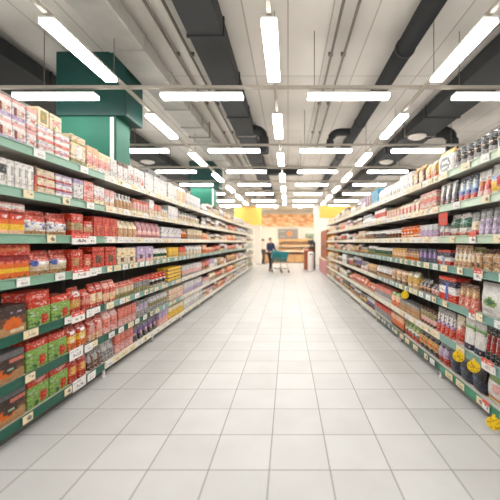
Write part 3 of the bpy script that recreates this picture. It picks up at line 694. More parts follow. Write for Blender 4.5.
RR(7, 404, 417.5, 4, 'bag', 'green red-footed', .21, 'green:.35 white:.15 dgreen:.15 red:.35|pink,.3,.5,.7,.8,s')
RR(7, 391, 403.5, 4, 'carton', 'orange brown', .21, 'peach:.4 orange:.4 brown:.2')
RR(7, 375, 390.5, 6, 'carton', 'red grey', .2, 'red:.4 grey:.4 lgrey:.2')
# ---- the far ends of both runs: smaller and smaller packs
def far(side, shelf, ystart, yend, pal, seed, hmax):
    rnd = random.Random(seed); y = ystart
    while y < yend - 0.25:
        ln = min(rnd.uniform(0.26, .75), yend - y); kind, look, dz = pal[rnd.randrange(len(pal))](y) if callable(pal[0]) else rnd.choice(pal)
        w = rnd.uniform(.11, .17) if kind != 'jar' else rnd.uniform(.085, .105)
        n = max(1, int(ln / w)); run(side, shelf, y, y + ln - 0.03, n, kind, look, rnd.uniform(.58, 1.0) * hmax, dz); y += ln
PALE = [('carton', 'chalk pink', 'pink:.5 white:.5|salmon,.2,.4,.8,.6,s'), ('carton', 'chalk white', 'white:.6 lgrey:.4|grey,.3,.3,.7,.6,s'), ('carton', 'sand', 'beige:.6 tan:.4|white,.2,.4,.8,.7,s'),
        ('block_bag', 'ivory', 'cream:.6 beige:.4|olive,.3,.2,.7,.5,s'), ('carton', 'hazy lilac', 'lilac:.4 white:.6'), ('jar', 'oat', 'brown:.2 beige:.5 cream:.3'), ('block_bag', 'silver', 'lgrey:.5 grey:.3 white:.2|white,.2,.5,.8,.8,s')]
WARM = [('carton', 'apricot', 'peach:.5 orange:.5|white,.2,.4,.8,.6,s'), ('carton', 'brick', 'salmon:.4 brown:.3 tan:.3'), ('block_bag', 'caramel', 'gold:.3 tan:.5 brown:.2')]
DUSK = [('carton', 'slate', 'lgrey:.4 cgrey:.4 white:.2'), ('carton', 'sage', 'mint:.4 olive:.3 lgrey:.3'), ('carton', 'stone', 'lgrey:.4 beige:.4 olive:.2'), ('jar', 'moss', 'lgrey:.3 olive:.5 cream:.2')]
MIX = [('jar', 'coffee brown', 'white:.2 brown:.4 tan:.4'), ('carton', 'brick', 'salmon:.5 brown:.2 tan:.3'), ('block_bag', 'caramel', 'gold:.2 tan:.5 brown:.3'), ('jar', 'moss', 'white:.2 dgreen:.5 olive:.3'), ('carton', 'chalk white', 'white:.6 lgrey:.4|red,.3,.3,.7,.6,s'),
       ('carton', 'sand', 'beige:.6 tan:.4|white,.2,.4,.8,.7,s'), ('jar', 'plum', 'lgrey:.3 purple:.4 brown:.3')]
PALE += [('carton', 'cocoa', 'white:.3 brown:.3 beige:.4'), ('pouch', 'smoky', 'cgrey:.4 white:.3 lilac:.3'), ('jar', 'walnut', 'white:.25 brown:.45 cream:.3')]
MIX += [('pouch', 'smoky', 'cgrey:.4 white:.3 pink:.3'), ('block_bag', 'ebony', 'black:.4 gold:.3 black:.3'), ('carton', 'ruby', 'white:.3 red:.4 navy:.3')]
ORNG = [('bag', 'tangerine', 'orange:.5 red:.3 peach:.2|white,.2,.5,.8,.8,s')]
LH = [.3, .255, .245, .235, .25, .22, .22]
for s in range(7):
    far('left', s, pl(202.5), 11.3, PALE + (WARM if s > 1 else []), s + 10, LH[s])
    far('left', s, 11.3, 13.3, WARM if 0 < s < 6 else PALE, s + 20, LH[s])
    far('left', s, 13.3, Y0 + 13 * BAY - .03, DUSK + PALE[:2], s + 30, LH[s])
RE = Y0 + 9 * BAY - .03
RH = [.28, .24, .22, .21, .27, .24, .24]
for s in range(7):
    a = max(b for a, b in OCC[('right', s)]) + 0.03
    if s in (5, 6):
        far('right', s, a, 9.4, ORNG if s == 5 else MIX, s + 40, RH[s]); a = 9.42
    far('right', s, a, 12.4, PALE + WARM[:1] if s < 2 else MIX + PALE[:4], s + 50, RH[s])
    far('right', s, 12.42, RE, [('carton', 'lemon', 'yellow:.3 cream:.5 lgrey:.2'), ('carton', 'sand', 'beige:.6 tan:.4')], s + 60, RH[s])

# ---- which packs stand alone, which far ones are one heap
CAP = 300; per = {}
for it in ITEMS: per.setdefault(it['kind'], []).append(it)
REST = {}
for k, its in per.items():
    its.sort(key=lambda t: -t['w'] * t['h'] / t['y'] ** 3)
    for t in its[CAP:]: REST.setdefault((k, t['side']), []).append(t)
    per[k] = its[:CAP]
solo = [t for k in per for t in per[k]]
ser = {}
for t in solo: ser.setdefault((t['side'], t['shelf'], t['look'], t['kind'], t['layer'] if t['layers'] > 1 else -1), []).append(t)
LAYN = {2: ['lower', 'upper'], 3: ['lower', 'middle', 'upper'], 4: ['lowest', 'lower middle', 'upper middle', 'topmost']}
for key, its in ser.items():
    its.sort(key=lambda t: t['y'])
    for i, t in enumerate(its):
        pre = LAYN[t['layers']][t['layer']] + ', ' if t['layers'] > 1 else ''
        nn = NOUN[t['kind']] + ('s' if len(its) > 1 and t['kind'] != 'pouch' else 'es' if len(its) > 1 else '')
        t['label'] = '%s%s%s %s on %s %s' % (pre, nth(i, len(its)), t['look'], nn, t['side'], SN[t['shelf']] + ' shelf' + ('' if t['shelf'] in (0, 6) else ' down'))
CACHE = {}
for t in solo:
    lod = 0 if t['y'] < 4.6 else 1 if t['y'] < 7.5 else 2
    key = (t['runid'], t['kind'], round(t['w'], 4), round(t['h'], 4), lod)
    if key not in CACHE:
        b, parts = pack_mesh(t['kind'], t['w'], t['d'], t['h'], t['design'], t['seed'], lod)
        CACHE[key] = (b.mesh(t['kind'], finish(t['kind'], t['look'])), {n: p.mesh(n, finish(t['kind'], t['look'])) for n, p in parts.items()})
    me, parts = CACHE[key]
    rj = random.Random(t['y'] * 1000 + t['z'] * 77)
    o = link(t['kind'], me, None, (t['x'] + rj.uniform(-.004, .004), t['y'], t['z']), SIDES[t['side']]['rz'])
    for n, p in parts.items(): link(n, p, o)
    tag(o, t['label'], NOUN[t['kind']].replace('flat ', '').replace('block ', ''), '%s %ss on the %s %s shelf' % (t['look'], NOUN[t['kind']], t['side'], SN[t['shelf']]))
for (k, side), its in REST.items():
    b = MB()
    for t in its:
        m, _ = pack_mesh(t['kind'], t['w'], t['d'], t['h'], t['design'], t['seed'], 2)
        b.merge(m, Matrix.Translation((t['x'], t['y'], t['z'])) @ Matrix.Rotation(SIDES[side]['rz'], 4, 'Z'))
    o = b.build('distant_%s_stock' % k, FINISH[k])
    tag(o, 'mass of tiny distant %ss at the far end of the %s shelving' % (NOUN[k], side), 'groceries', None, 'stuff')
print('PACKS', len(solo), {k: len(v) for k, v in per.items()}, 'REST', {k: len(v) for k, v in REST.items()})

# ---- promotional cards and yellow discs hung on the shelf strips
def promo(side, shelf, y, w, h, head, label, dz=-0.075):
    S = SIDES[side]
    b = tagcard(w, h, int(y * 100) + shelf, 'white', head)
    o = b.build('promo_card', TICKET, None, (S['x'] + S['s'] * .016, y, S['z'][shelf - 1] + dz), S['rz'])
    tag(o, label, 'sign', 'white promotional cards on %s strips' % side)
for s, a in ((3, 81), (4, 82), (5, 79), (6, 77), (7, 80)):
    promo('left', s, 2.0 * F / (VX - a), .26 if s < 5 else .2, .1, 'red' if s < 6 else None, 'white promotional card on the left %s shelf strip' % (SN[s - 1]), -.062)
    promo('left', s, 2.0 * F / (VX - a - 9) + .05, .13, .075, None, 'small white ticket beside the promotional card, left %s strip' % SN[s - 1], -.058)
promo('right', 3, 2.98, .1, .1, 'red', 'red-headed white card on the right third shelf strip', -.052)
promo('right', 4, 2.9, .12, .1, 'red', 'red-headed white card on the right fourth shelf strip', -.07)
promo('right', 6, 2.76, .16, .1, 'red', 'red-headed card beside yellow discs, right sixth strip', -.05)
promo('right', 7, 2.78, .1, .085, 'red', 'pink-headed card on the right bottom strip', -.05)
promo('right', 5, 2.99, .1, .085, 'red', 'red-headed card below the red pouches, right fifth strip', -.055)
def disc(shelf, px, label, dz=-0.09, r=.052):
    S = SIDES['right']; y = 1.655 * F / (px - VX); b = MB(); yl = rgb((246, 206, 30)); dk = rgb((196, 150, 16)); rnd = random.Random(px)
    n = 20; rings = [(0.25, 0.012), (0.6, 0.012), (0.88, 0.012), (1.0, 0.009)]
    def cf(i, j): return dk if i in (0, 1) and rnd.random() < .35 else yl
    b.loft([[(r * q * math.cos(2 * math.pi * j / n), -t, r * q * math.sin(2 * math.pi * j / n)) for j in range(n)] for q, t in rings] +
           [[(r * math.cos(2 * math.pi * j / n), -.008, r * math.sin(2 * math.pi * j / n)) for j in range(n)]], cf)
    b.add([(-.01, -.008, r * .6), (.01, -.008, r * .6), (.01, -.004, r + .018), (-.01, -.004, r + .018), (-.01, -.006, r * .6), (.01, -.006, r * .6), (.01, -.002, r + .018), (-.01, -.002, r + .018)],
          [(0, 1, 2, 3), (4, 7, 6, 5), (0, 4, 5, 1), (1, 5, 6, 2), (2, 6, 7, 3), (3, 7, 4, 0)], yl)
    o = b.build('promo_disc', TICKET, None, (S['x'] - .055, y, S['z'][shelf - 1] + dz), R(-40))
    tag(o, label, 'sign', 'yellow round promotional discs')
disc(6, 463, 'yellow promotional disc, farther of the pair above the black bags', -.055)
disc(6, 478.5, 'yellow promotional disc, nearer of the pair above the black bags', -.055)
disc(5, 408, 'yellow promotional disc hanging alone on the right fifth strip')
disc(7, 499, 'yellow promotional disc at the bottom right strip', -.06)
b = tagcard(.2, .13, 5, 'red', 'red'); o = b.build('shelf_flag', TICKET, None, (1.66, 1.66 * F / 155, SIDES['right']['z'][2] + .14), R(-90))
b = MB(); b.tube([(0, .004, -.14), (0, .004, .05)], .004, 6, rgb(P['white'])); b.build('flag_stem', CARD, o)
tag(o, 'red shelf flag standing above maroon jars, right third shelf', 'sign')
# ------------------------------------------------------------------ far end of the store
M_wood = mat('bakery_wood', (206, 160, 108), 0.5, 0, 0.15, 4)
M_dwood = mat('dark_wood_strip', (104, 52, 36), 0.5, 0, 0.1, 5)
M_rbrown = mat('red_brown_laminate', (158, 82, 46), 0.4, 0, 0.12, 4)
M_cream = mat('cream_laminate', (238, 222, 190), 0.4)
M_menu = mat('menu_panel_grey', (150, 146, 142), 0.5)
M_dot = mat('menu_disc_orange', (240, 150, 92), 0.5)
M_yel = mat('hanging_sign_yellow', (240, 184, 80), 0.5, 0, 0.02)
M_pinkp = mat('bin_pink_plastic', (204, 150, 146), 0.5, 0, 0.05)
M_white = mat('white_plastic', (238, 236, 230), 0.35)
M_black = mat('black_plastic', (38, 38, 38), 0.4)
M_bread = mat('bread_crust', (198, 132, 70), 0.7, 0, 0.35, 14, 0.4)
M_lgreen = mat('green_glass', (120, 160, 120), 0.25, 0, 0.1)
M_chrome = mat('chrome_wire', (190, 190, 188), 0.25, 0.9)
M_teal = mat('cart_teal_plastic', (24, 128, 134), 0.4)
M_rubber = mat('rubber_grey', (70, 70, 70), 0.6)
def pillar(x0, x1, y, label):
    e = empty('cream_pillar', ((x0 + x1) / 2, y, 0)); w = (x1 - x0) / 2
    b = MB(); b.box(-w, w, 0, .5, 0, ZC - .002, bev=.01); b.build('pillar_shaft', M_wall, e)
    b = MB(); b.box(-w - .015, w + .015, -.015, .515, 0, .12, bev=.004); b.build('skirting', M_vent, e)
    tag(e, label, 'pillar')
pillar(1.62, 2.45, 20.4, 'cream square pillar right, beyond the red-brown display cabinet')
pillar(-2.05, -1.78, 21.6, 'narrow cream pillar at the far end of the left shelving')
# bakery counter
e = empty('bakery_counter', (-.1, 23.7, 0))
b = MB(); b.box(-1.75, 1.7, 0, .7, 0.06, .62, bev=.01); b.build('counter_front', M_wood, e)
b = MB(); b.box(-1.77, 1.72, -.02, .72, .62, .78, bev=.01); b.build('dark_band', M_dwood, e)
b = MB(); b.box(-1.8, 1.75, -.06, .74, .78, .83, bev=.01); b.build('counter_top', M_cream, e)
b = MB(); b.box(-1.7, 1.65, .04, .66, 0, .06); b.build('plinth', M_dwood, e)
for x in [-1.75 + 3.45 * i / 6 for i in range(1, 6)]:
    b = MB(); b.box(x - .008, x + .008, -.006, .001, .07, .61); b.build('joint_strip', M_dwood, e)
tag(e, 'light wooden bakery counter with dark band at the end of the aisle', 'counter')
e = empty('bread_rack', (.5, 24.9, 0))
for x in (-1.15, 1.15):
    b = MB(); b.box(x - .025, x + .025, 0, .5, 0, 1.72, bev=.005); b.build('side_panel', M_wood, e)
for z in (.86, 1.2):
    b = MB(); b.box(-1.12, 1.12, 0, .5, z - .03, z, bev=.005); b.box(-1.12, 1.12, -.015, 0, z - .04, z + .04); b.build('shelf', M_cream, e)
b = MB(); b.box(-1.12, 1.12, .48, .5, .1, 1.7); b.build('back_panel', M_cream, e)
b = MB(); b.box(-1.18, 1.18, -.02, .5, 1.56, 1.72, bev=.008); b.build('top_fascia', M_wood, e)
tag(e, 'wooden bread rack behind the bakery counter', 'rack')
def loaf_mesh(l, r, seed):
    rnd = random.Random(seed); b = MB(); rows = []
    for i in range(9):
        q = i / 8; s = max(.15, math.sin(math.pi * (0.06 + .88 * q)) ** .5); rows.append([(r * s * math.cos(a), -l / 2 + l * q, r * .82 + r * .8 * s * math.sin(a) * (1 + (.12 if i % 2 else 0) * (math.sin(a) > 0))) for a in [2 * math.pi * j / 12 for j in range(12)]])
    b.loft(rows, smooth=True); return b.mesh('bread_loaf', M_bread)
LF = [loaf_mesh(.34, .085, 1), loaf_mesh(.3, .1, 2)]
for r_, z in ((0, .861), (1, 1.201)):
    for i in range(9):
        o = link('bread_loaf', LF[r_], None, (-.45 + i * .235, 25.13, z))
        tag(o, '%s brown loaf from the left on the %s shelf of the bread rack' % (ordi(i + 1), ['lower', 'upper'][r_]), 'bread', 'loaves on the bread rack')
# menu panel, picture banner
e = empty('menu_panel', (0, 25.96, 1.72)); b = MB(); b.box(-.78, .78, -.03, .03, 0, .8, bev=.006); b.build('panel_board', M_menu, e)
b = MB(); b.loft([[(.12 + .21 * math.cos(2 * math.pi * j / 24), -.032 - .006 * i, .42 + .21 * math.sin(2 * math.pi * j / 24)) for j in range(24)] for i in range(2)]); b.build('round_emblem', M_dot, e)
for z in (.2, .62):
    b = MB(); b.box(-.66, -.22, -.036, -.031, z - .02, z + .02); b.build('text_bar', M_vent, e)
tag(e, 'grey wall panel with an orange round emblem above the bread rack', 'sign')
def bread_picture():
    m, nt, bs = nodes_of('bread_picture_print'); N = nt.nodes; Lk = nt.links
    tc = N.new('ShaderNodeTexCoord'); mp = N.new('ShaderNodeMapping'); mp.inputs['Rotation'].default_value = (0, R(35), 0); Lk.new(tc.outputs['Object'], mp.inputs[0])
    mp.inputs['Scale'].default_value = (1, 1, 2.2)
    vo = N.new('ShaderNodeTexVoronoi'); vo.inputs['Scale'].default_value = 2.6; Lk.new(mp.outputs[0], vo.inputs['Vector'])
    rp = N.new('ShaderNodeValToRGB'); el = rp.color_ramp.elements
    el[0].color = rgb((248, 224, 190)); el[1].color = rgb((210, 140, 84)); el[0].position = .1; el[1].position = .75
    x = el.new(.4); x.color = rgb((240, 190, 138)); Lk.new(vo.outputs['Distance'], rp.inputs['Fac']); Lk.new(rp.outputs['Color'], bs.inputs['Base Color'])
    bs.inputs['Roughness'].default_value = .5; return m
e = empty('bakery_banner', (.0, 25.9, 2.72)); b = MB(); b.box(-2.1, 2.15, -.03, .06, 0, .95, bev=.006); b.build('printed_panel', bread_picture(), e)
b = MB(); b.box(-2.14, 2.19, -.02, .08, -.03, 0); b.box(-2.14, 2.19, -.02, .08, .95, .98); b.build('frame_rail', M_cream, e)
tag(e, 'long wall banner printed with golden bread above the bakery', 'banner')
b = MB(); b.box(-9, 9, 22.4, 25.99, 3.95, ZC - .01); o = b.build('trim_1', M_wall); struct(o)
e = empty('wall_shelf', (1.75, 25.7, 1.5))
for z in (0, .42):
    b = MB(); b.box(-.4, .5, -.2, .29, z - .025, z, bev=.004); b.build('shelf_board', M_white, e)
b = MB(); b.box(-.4, .5, .27, .29, -.1, .85); b.build('back_plate', M_white, e); tag(e, 'white wall shelf of green jars right of the menu panel', 'shelf')
GB = MB(); GB.lathe([(.05, 0), (.06, .02), (.06, .18), (.03, .24), (.03, .27)], 12); gm = GB.mesh('green_jar', M_lgreen)
for z in (0, 1):
    for i in range(5):
        o = link('green_jar', gm, None, (1.43 + .17 * i, 25.72, 1.5 + .42 * z + .001)); tag(o, '%s green jar from left on the %s white wall shelf board' % (ordi(i + 1), ['lower', 'upper'][z]), 'jar', 'green jars on the wall shelf')
# fill lamps added under the bulkhead to brighten the bakery wall
M_fill = mat('fill_light_glow', (255, 246, 230), .4, emit=350.0, noise=0.0)
for i, x in enumerate((-4.2, -2.5, -.85, .85, 2.5, 4.2)):
    e = empty('fill_light', (x, 23.0, 3.92))
    b = MB(); b.lathe([(.1, 0), (.16, -.004), (.17, .01), (.17, .03), (.1, .03)], 24); b.build('rim', M_white, e)
    b = MB(); b.lathe([(.02, -.004), (.1, -.004), (.1, .0), (.02, .0)], 24); b.build('glowing_lens', M_fill, e)
    tag(e, '%s added round fill lamp from left in front of the bakery wall' % ordi(i + 1), 'ceiling lamp', 'added fill lamps over the bakery')
# yellow hanging signs
def hsign(x0, x1, y, z0, z1, label):
    e = empty('hanging_sign', ((x0 + x1) / 2, y, z0)); w = (x1 - x0) / 2; h = z1 - z0
    b = MB(); b.box(-w, w, -.015, .015, 0, h, bev=.005); b.build('sign_board', M_yel, e)
    b = MB(); b.box(-w, w, -.02, .02, h, h + .03); b.build('top_rail', M_yel, e)
    for x in (-w * .8, w * .8):
        b = MB(); b.tube([(x, 0, h + .03), (x, 0, ZC - z0 - .002)], .006, 6); b.build('suspension_wire', M_pipe, e)
    tag(e, label, 'sign')
hsign(-3.35, -1.66, 20.75, 2.55, 3.68, 'plain yellow hanging sign above the far end of the left shelving')
hsign(1.43, 3.0, 14.95, 2.58, 3.10, 'plain yellow hanging sign above the far end of the right shelving')
# red-brown display cabinet with a pink bin base
e = empty('display_cabinet', (1.72, 14.7, 0))
b = MB(); b.box(0, .6, 0, 2.5, .72, 2.06, bev=.01); b.build('cabinet_body', M_rbrown, e)
for i in range(4):
    b = MB(); b.box(-.02, .005, .05 + .61 * i, .62 + .61 * i, .78, 2.0, bev=.006); d = b.build('door', M_rbrown, e)
    b = MB(); b.tube([(-.028, .12 + .61 * i, 1.2), (-.028, .12 + .61 * i, 1.45)], .01, 8); b.build('handle', M_chrome, d)
b = MB(); b.box(-.08, .62, -.02, 2.9, .66, .72, bev=.008); b.build('ledge', M_cream, e)
b = MB(); b.box(-.05, .6, 0, 2.88, .0, .66, bev=.01)
for i in range(18): b.box(-.065, -.045, .06 + .16 * i, .14 + .16 * i, .06, .6, bev=.004)
b.build('pink_base', M_pinkp, e)
tag(e, 'red-brown cabinet on a pink slatted base past the right shelving', 'cabinet')
# kiosk with scale, white bin
e = empty('weighing_stand', (1.12, 17.9, 0))
b = MB(); b.box(-.25, .25, 0, .42, 0, 1.02, bev=.012); b.build('pedestal', M_rbrown, e)
b = MB(); b.add([(-.27, -.03, 1.02), (.27, -.03, 1.02), (.27, .45, 1.02), (-.27, .45, 1.02), (-.27, -.03, 1.06), (.27, -.03, 1.06), (.27, .45, 1.18), (-.27, .45, 1.18)],
              [(3, 2, 1, 0), (4, 5, 6, 7), (0, 1, 5, 4), (1, 2, 6, 5), (2, 3, 7, 6), (3, 0, 4, 7)]); b.build('sloping_top', M_rbrown, e)
b = MB(); b.box(.26, .36, .05, .4, 0, 1.5, bev=.01); b.build('dark_post', M_black, e)
tag(e, 'red-brown pedestal stand with dark post near the bakery', 'stand')
e = empty('weighing_scale', (1.22, 18.05, 1.17))
b = MB(); b.box(-.14, .16, -.1, .16, -.02, .07, bev=.01); b.build('scale_body', M_black, e)
b = MB(); b.tube([(.05, .1, .07), (.05, .1, .25)], .03, 10); b.build('neck', M_black, e)
b = MB(); b.box(-.15, .2, .05, .1, .2, .42, bev=.012); b.build('display_head', M_black, e)
tag(e, 'black weighing scale with raised display on the red-brown stand', 'scale')
e = empty('waste_bin', (1.18, 17.2, 0))
b = MB(); b.lathe([(.14, 0), (.155, .02), (.155, .82), (.15, .84)], 28); b.build('bin_body', M_white, e)
b = MB(); b.lathe([(.157, .84), (.157, .88), (.14, .95), (.09, .985), (.02, 1.0)], 28); b.build('domed_lid', M_white, e)
b = MB(); b.box(-.09, .09, -.16, -.145, .86, .9, bev=.004); b.build('slot', M_black, e)
tag(e, 'white round-topped bin in front of the red-brown stand', 'bin')
# ------------------------------------------------------------------ people
M_skin = mat('skin', (222, 170, 144), 0.5, 0, 0.04)
def skinned(name, verts, edges, rads, m, parent, root, sub=2):
    me = bpy.data.meshes.new(name); me.from_pydata(verts, edges, []); o = link(name, me)
    sk = o.modifiers.new('s', 'SKIN'); sk.use_smooth_shade = True
    if not me.skin_vertices: me.skin_vertices.new()
    for i, r in enumerate(rads):
        d = me.skin_vertices[0].data[i]; d.radius = r if isinstance(r, tuple) else (r, r); d.use_root = (i == root)
    ss = o.modifiers.new('u', 'SUBSURF'); ss.levels = sub; ss.render_levels = sub
    dg = bpy.context.evaluated_depsgraph_get(); nm = bpy.data.meshes.new_from_object(o.evaluated_get(dg)); nm.name = name
    bpy.data.objects.remove(o); nm.materials.clear(); nm.materials.append(m)
    for p in nm.polygons: p.use_smooth = True
    return link(name, nm, parent)
def person(loc, rz, pose, cols, label):
    """local: facing -y, feet at z=0"""
    e = empty('person', loc, rz); J = dict(pose)
    mats_ = {k: mat('%s_%s' % (k, '_'.join(map(str, c))), c, 0.8, 0, 0.12, 30) for k, c in cols.items()}
    V = []; E = []; RD = []; idx = {}
    def v(n, p, r, par=None):
        idx[n] = len(V); V.append(p); RD.append(r)
        if par: E.append((idx[par], idx[n]))
    v('pelvis', (0, 0, .93), (.125, .1)); v('waist', (0, .0, 1.08), (.115, .09), 'pelvis'); v('chest', (0, .0, 1.28), (.14, .1), 'waist')
    v('neckb', (0, .0, 1.455), .058, 'chest'); v('neck', (0, -.012, 1.5), .05, 'neckb'); v('jaw', (0, -.03, 1.545), (.062, .07), 'neck'); v('face', (0, -.025, 1.61), (.076, .092), 'jaw'); v('crown', (0, -.01, 1.675), (.066, .08), 'face')
    for s, t in ((-1, 'r'), (1, 'l')):
        v('sh' + t, (s * .172, 0, 1.4), .058, 'chest'); v('el' + t, J['el' + t], .042, 'sh' + t); v('wr' + t, J['wr' + t], .028, 'el' + t)
        a = Vector(J['el' + t]); w = Vector(J['wr' + t]); d = (w - a).normalized(); side = d.cross(Vector((0, 0, 1)))
        side = side.normalized() if side.length > .2 else Vector((1, 0, 0))
        nrm = side.cross(d).normalized(); palm = w + d * .07
        v('pa' + t, tuple(palm), (.034, .02), 'wr' + t)
        for q, ln in ((-1.5, .062), (-.5, .076), (.5, .08), (1.5, .07)):
            b0 = palm + d * .03 + side * q * .017; k1 = b0 + d * ln * .5 - nrm * .012; k2 = k1 + d * ln * .25 - nrm * ln * .4
            n = 'f%s%s' % (t, q); v(n + 'a', tuple(b0), .009, 'pa' + t); v(n + 'b', tuple(k1), .0085, n + 'a'); v(n + 'c', tuple(k2), .0075, n + 'b')
        th = w + d * .035 + side * s * -.035; v('t%sa' % t, tuple(th), .011, 'wr' + t); v('t%sb' % t, tuple(th + d * .035 + side * s * -.015 - nrm * .015), .009, 't%sa' % t)
        v('hi' + t, (s * .085, 0, .89), .088, 'pelvis'); v('kn' + t, J['kn' + t], .058, 'hi' + t); v('an' + t, J['an' + t], .04, 'kn' + t)
        f = Vector(J['an' + t]); v('toe' + t, (f.x + s * .012, f.y - .15, max(.03, f.z - .05)), (.04, .028), 'an' + t)
    body = skinned('body', V, E, RD, M_skin, e, 0)
    def sub(name, names, scale, m, root, extra=None):
        ids = [idx[n] for n in names]; mp = {o: i for i, o in enumerate(ids)}
        ed = [(mp[a], mp[b_]) for a, b_ in E if a in mp and b_ in mp]
        rr = []
        for n, o in zip(names, ids):
            r = RD[o]; r = r if isinstance(r, tuple) else (r, r); k = scale + (extra or {}).get(n[:2], 0); rr.append((r[0] * k, r[1] * k))
        return skinned(name, [V[o] for o in ids], ed, rr, m, e, names.index(root))
    sub('jacket', ['pelvis', 'waist', 'chest', 'neckb', 'shr', 'elr', 'wrr', 'shl', 'ell', 'wrl'], 1.2, mats_['top'], 'pelvis', {'wr': .25})
    sub('trousers', ['pelvis', 'hir', 'knr', 'anr', 'hil', 'knl', 'anl'], 1.14, mats_['legs'], 'pelvis', {'an': .4, 'kn': .12})
    for t in 'rl':
        f = Vector(J['an' + t]); b = MB(); rows = []
        for q, hw, hh in ((.075, .03, .06), (.05, .043, .085), (0, .046, .09), (-.08, .048, .07), (-.15, .046, .05), (-.19, .028, .035)):
            rows.append([(f.x + hw * math.cos(a), f.y + q, f.z - .085 + hh / 2 + hh / 2 * math.sin(a)) for a in [2 * math.pi * j / 12 for j in range(12)]])
        b.loft(rows, smooth=True); b.build('shoe', mats_['shoes'], e)
    # hair cap, eyes, nose, mouth, ears
    b = MB(); rows = []
    for i in range(9):
        a = math.pi / 2 * (i / 8) * 1.12 - .18
        rows.append([(.088 * math.cos(a) * math.cos(t), .012 + .104 * math.cos(a) * math.sin(t), 1.63 + (.1 * math.sin(a) if math.sin(t) < .2 or a > 0 else .35 * math.sin(a))) for t in [2 * math.pi * j / 18 for j in range(18)]])
    b.loft(rows[:-1], smooth=True); b.build('hair', mats_['hair'], e)
    for s in (-1, 1):
        b = MB(); b.lathe([(.002, -.008), (.008, -.004), (.009, 0), (.008, .004), (.002, .008)], 10, s * .031, -.108); o = b.build('eye', M_black, e, (0, 0, 1.605))
        b = MB(); b.lathe([(.004, -.03), (.014, -.02), (.018, 0), (.016, .02), (.004, .03)], 10, s * .078, -.015); b.build('ear', M_skin, e, (0, 0, 1.6))
    b = MB(); b.lathe([(.004, -.024), (.014, -.018), (.011, 0), (.006, .02), (.002, .028)], 10, 0, -.118); b.build('nose', M_skin, e, (0, 0, 1.588))
    b = MB(); b.tube([(-.024, -.097, 1.552), (0, -.104, 1.55), (.024, -.097, 1.552)], .005, 8); b.build('mouth', mat('lips', (170, 96, 88), .5), e)
    tag(e, label, 'person')
    return e
WALK = dict(knr=(-.09, -.13, .49), anr=(-.09, -.12, .085), knl=(.09, -.02, .49), anl=(.09, .2, .11))
TH = R(36)
cart_dir = Vector((math.sin(TH), -math.cos(TH), 0))
pp = Vector((-.9, 17.1, 0))
person(pp, TH, dict(WALK, elr=(-.23, -.06, 1.12), wrr=(-.2, -.33, 1.03), ell=(.23, -.06, 1.12), wrl=(.2, -.33, 1.03)),
       dict(top=(38, 44, 78), legs=(34, 34, 42), shoes=(40, 36, 36), hair=(70, 50, 40)), 'person in a dark navy jacket pushing a teal shopping cart')
person((-1.68, 22.6, 0), R(80), dict(WALK, knr=(-.09, -.08, .49), anr=(-.09, -.05, .085), anl=(.09, .1, .095), elr=(-.22, -.02, 1.1), wrr=(-.22, -.22, 1.0), ell=(.23, .02, 1.1), wrl=(.24, -.1, .88)),
       dict(top=(226, 204, 192), legs=(70, 68, 72), shoes=(60, 54, 50), hair=(40, 30, 28)), 'person in a pale top and grey trousers beside the far pillar')
# ------------------------------------------------------------------ shopping cart
e = empty('shopping_cart', pp + cart_dir * .88, TH)
b = MB()      # tapering plastic basket: floor, bars and rims; handle end at +y, nose at -y
def ring(z, t): return [(-.25 + .05 * t, .36, z), (.25 - .05 * t, .36, z), (.22 - .05 * t, -.42 + .1 * t, z), (-.22 + .05 * t, -.42 + .1 * t, z)]
for z, t in ((1.02, 0), (.9, .25), (.78, .5), (.66, .75), (.55, 1)):
    q = ring(z, t); b.tube(q + q[:1], .013 if z > 1 else .009, 6)
top, bot = ring(1.02, 0), ring(.55, 1)
for i in range(4):
    a0, a1, c0, c1 = Vector(top[i]), Vector(top[(i + 1) % 4]), Vector(bot[i]), Vector(bot[(i + 1) % 4]); n = 16 if i % 2 else 11
    for k in range(n):
        q = k / n; b.tube([a0.lerp(a1, q), c0.lerp(c1, q)], .0085, 5)
b.add(bot, [(0, 1, 2, 3)]); bb = MB()
b.build('basket', M_teal, e)
pn = MB()
for i in range(4):
    a0, a1, c0, c1 = Vector(top[i]), Vector(top[(i + 1) % 4]), Vector(bot[i]), Vector(bot[(i + 1) % 4]); up = a0.lerp(c0, .08), a1.lerp(c1, .08), a0.lerp(c0, .62), a1.lerp(c1, .62)
    k = (a1 - a0).cross(c0 - a0).normalized() * .004
    pn.add([up[0] - k, up[1] - k, up[3] - k, up[2] - k, up[0] + k, up[1] + k, up[3] + k, up[2] + k], [(0, 1, 2, 3), (7, 6, 5, 4), (0, 4, 5, 1), (1, 5, 6, 2), (2, 6, 7, 3), (3, 7, 4, 0)])
pn.build('side_panel', M_teal, e)
b = MB(); b.tube([(-.27, .36, 1.0), (-.27, .46, 1.04), (.27, .46, 1.04), (.27, .36, 1.0)], .016, 10); b.build('handle', M_teal, e)
b = MB()
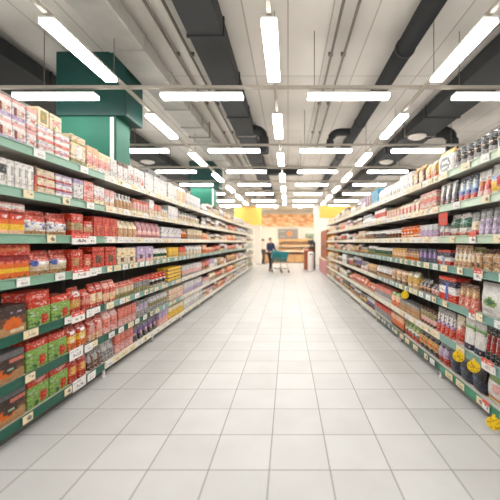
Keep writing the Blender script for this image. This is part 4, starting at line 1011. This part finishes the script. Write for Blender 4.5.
for s in (-1, 1):
    b.tube([(s * .25, .38, 1.0), (s * .25, .36, .5), (s * .25, .34, .14)], .014, 8); b.tube([(s * .25, .34, .2), (s * .2, -.4, .2), (s * .2, -.42, .14)], .014, 8); b.tube([(s * .18, -.28, .55), (s * .2, -.36, .2)], .012, 8)
b.tube([(-.25, .34, .2), (.25, .34, .2)], .012, 8); b.tube([(-.2, -.4, .2), (.2, -.4, .2)], .012, 8); b.build('frame', M_chrome, e)
for x, y in ((-.25, .34), (.25, .34), (-.2, -.42), (.2, -.42)):
    b = MB(); b.box(x - .022, x - .016, y - .02, y + .02, .05, .15); b.box(x + .016, x + .022, y - .02, y + .02, .05, .15); b.box(x - .022, x + .022, y - .02, y + .02, .14, .152); c = b.build('caster', M_chrome, e)
    b = MB(); b.loft([[(x + dx, y + r * math.cos(2 * math.pi * j / 18), .06 + r * math.sin(2 * math.pi * j / 18)) for j in range(18)] for dx, r in ((-.014, .05), (-.01, .06), (.01, .06), (.014, .05))], smooth=True); b.build('wheel', M_rubber, c)
tag(e, 'teal plastic shopping cart on chrome frame pushed by the person', 'shopping cart')

# ------------------------------------------------------------------ ambient fill added through the side left open behind the viewer; camera
w = bpy.data.worlds.new('ambient_fill'); SC.world = w; w.use_nodes = True
bg = w.node_tree.nodes['Background']; bg.inputs[0].default_value = (1.0, .98, .96, 1); bg.inputs[1].default_value = 1.0
cam = bpy.data.cameras.new('camera'); co = bpy.data.objects.new('camera', cam); COL.objects.link(co); SC.camera = co
co.location = (0, 0, H); co.rotation_euler = (R(90), 0, 0)
cam.sensor_width = 36; cam.sensor_fit = 'HORIZONTAL'; cam.lens = F / 500 * 36
cam.shift_x = -(VX - 250) / 500; cam.shift_y = -(250 - VY) / 500
cam.clip_start = .05; cam.clip_end = 100
cam.dof.use_dof = True; cam.dof.focus_distance = 3.9; cam.dof.aperture_fstop = 0.85
vs = SC.view_settings; vs.view_transform = 'Standard'; vs.look = 'None'; vs.gamma = 1; vs.exposure = 0.72; vs.use_curve_mapping = False
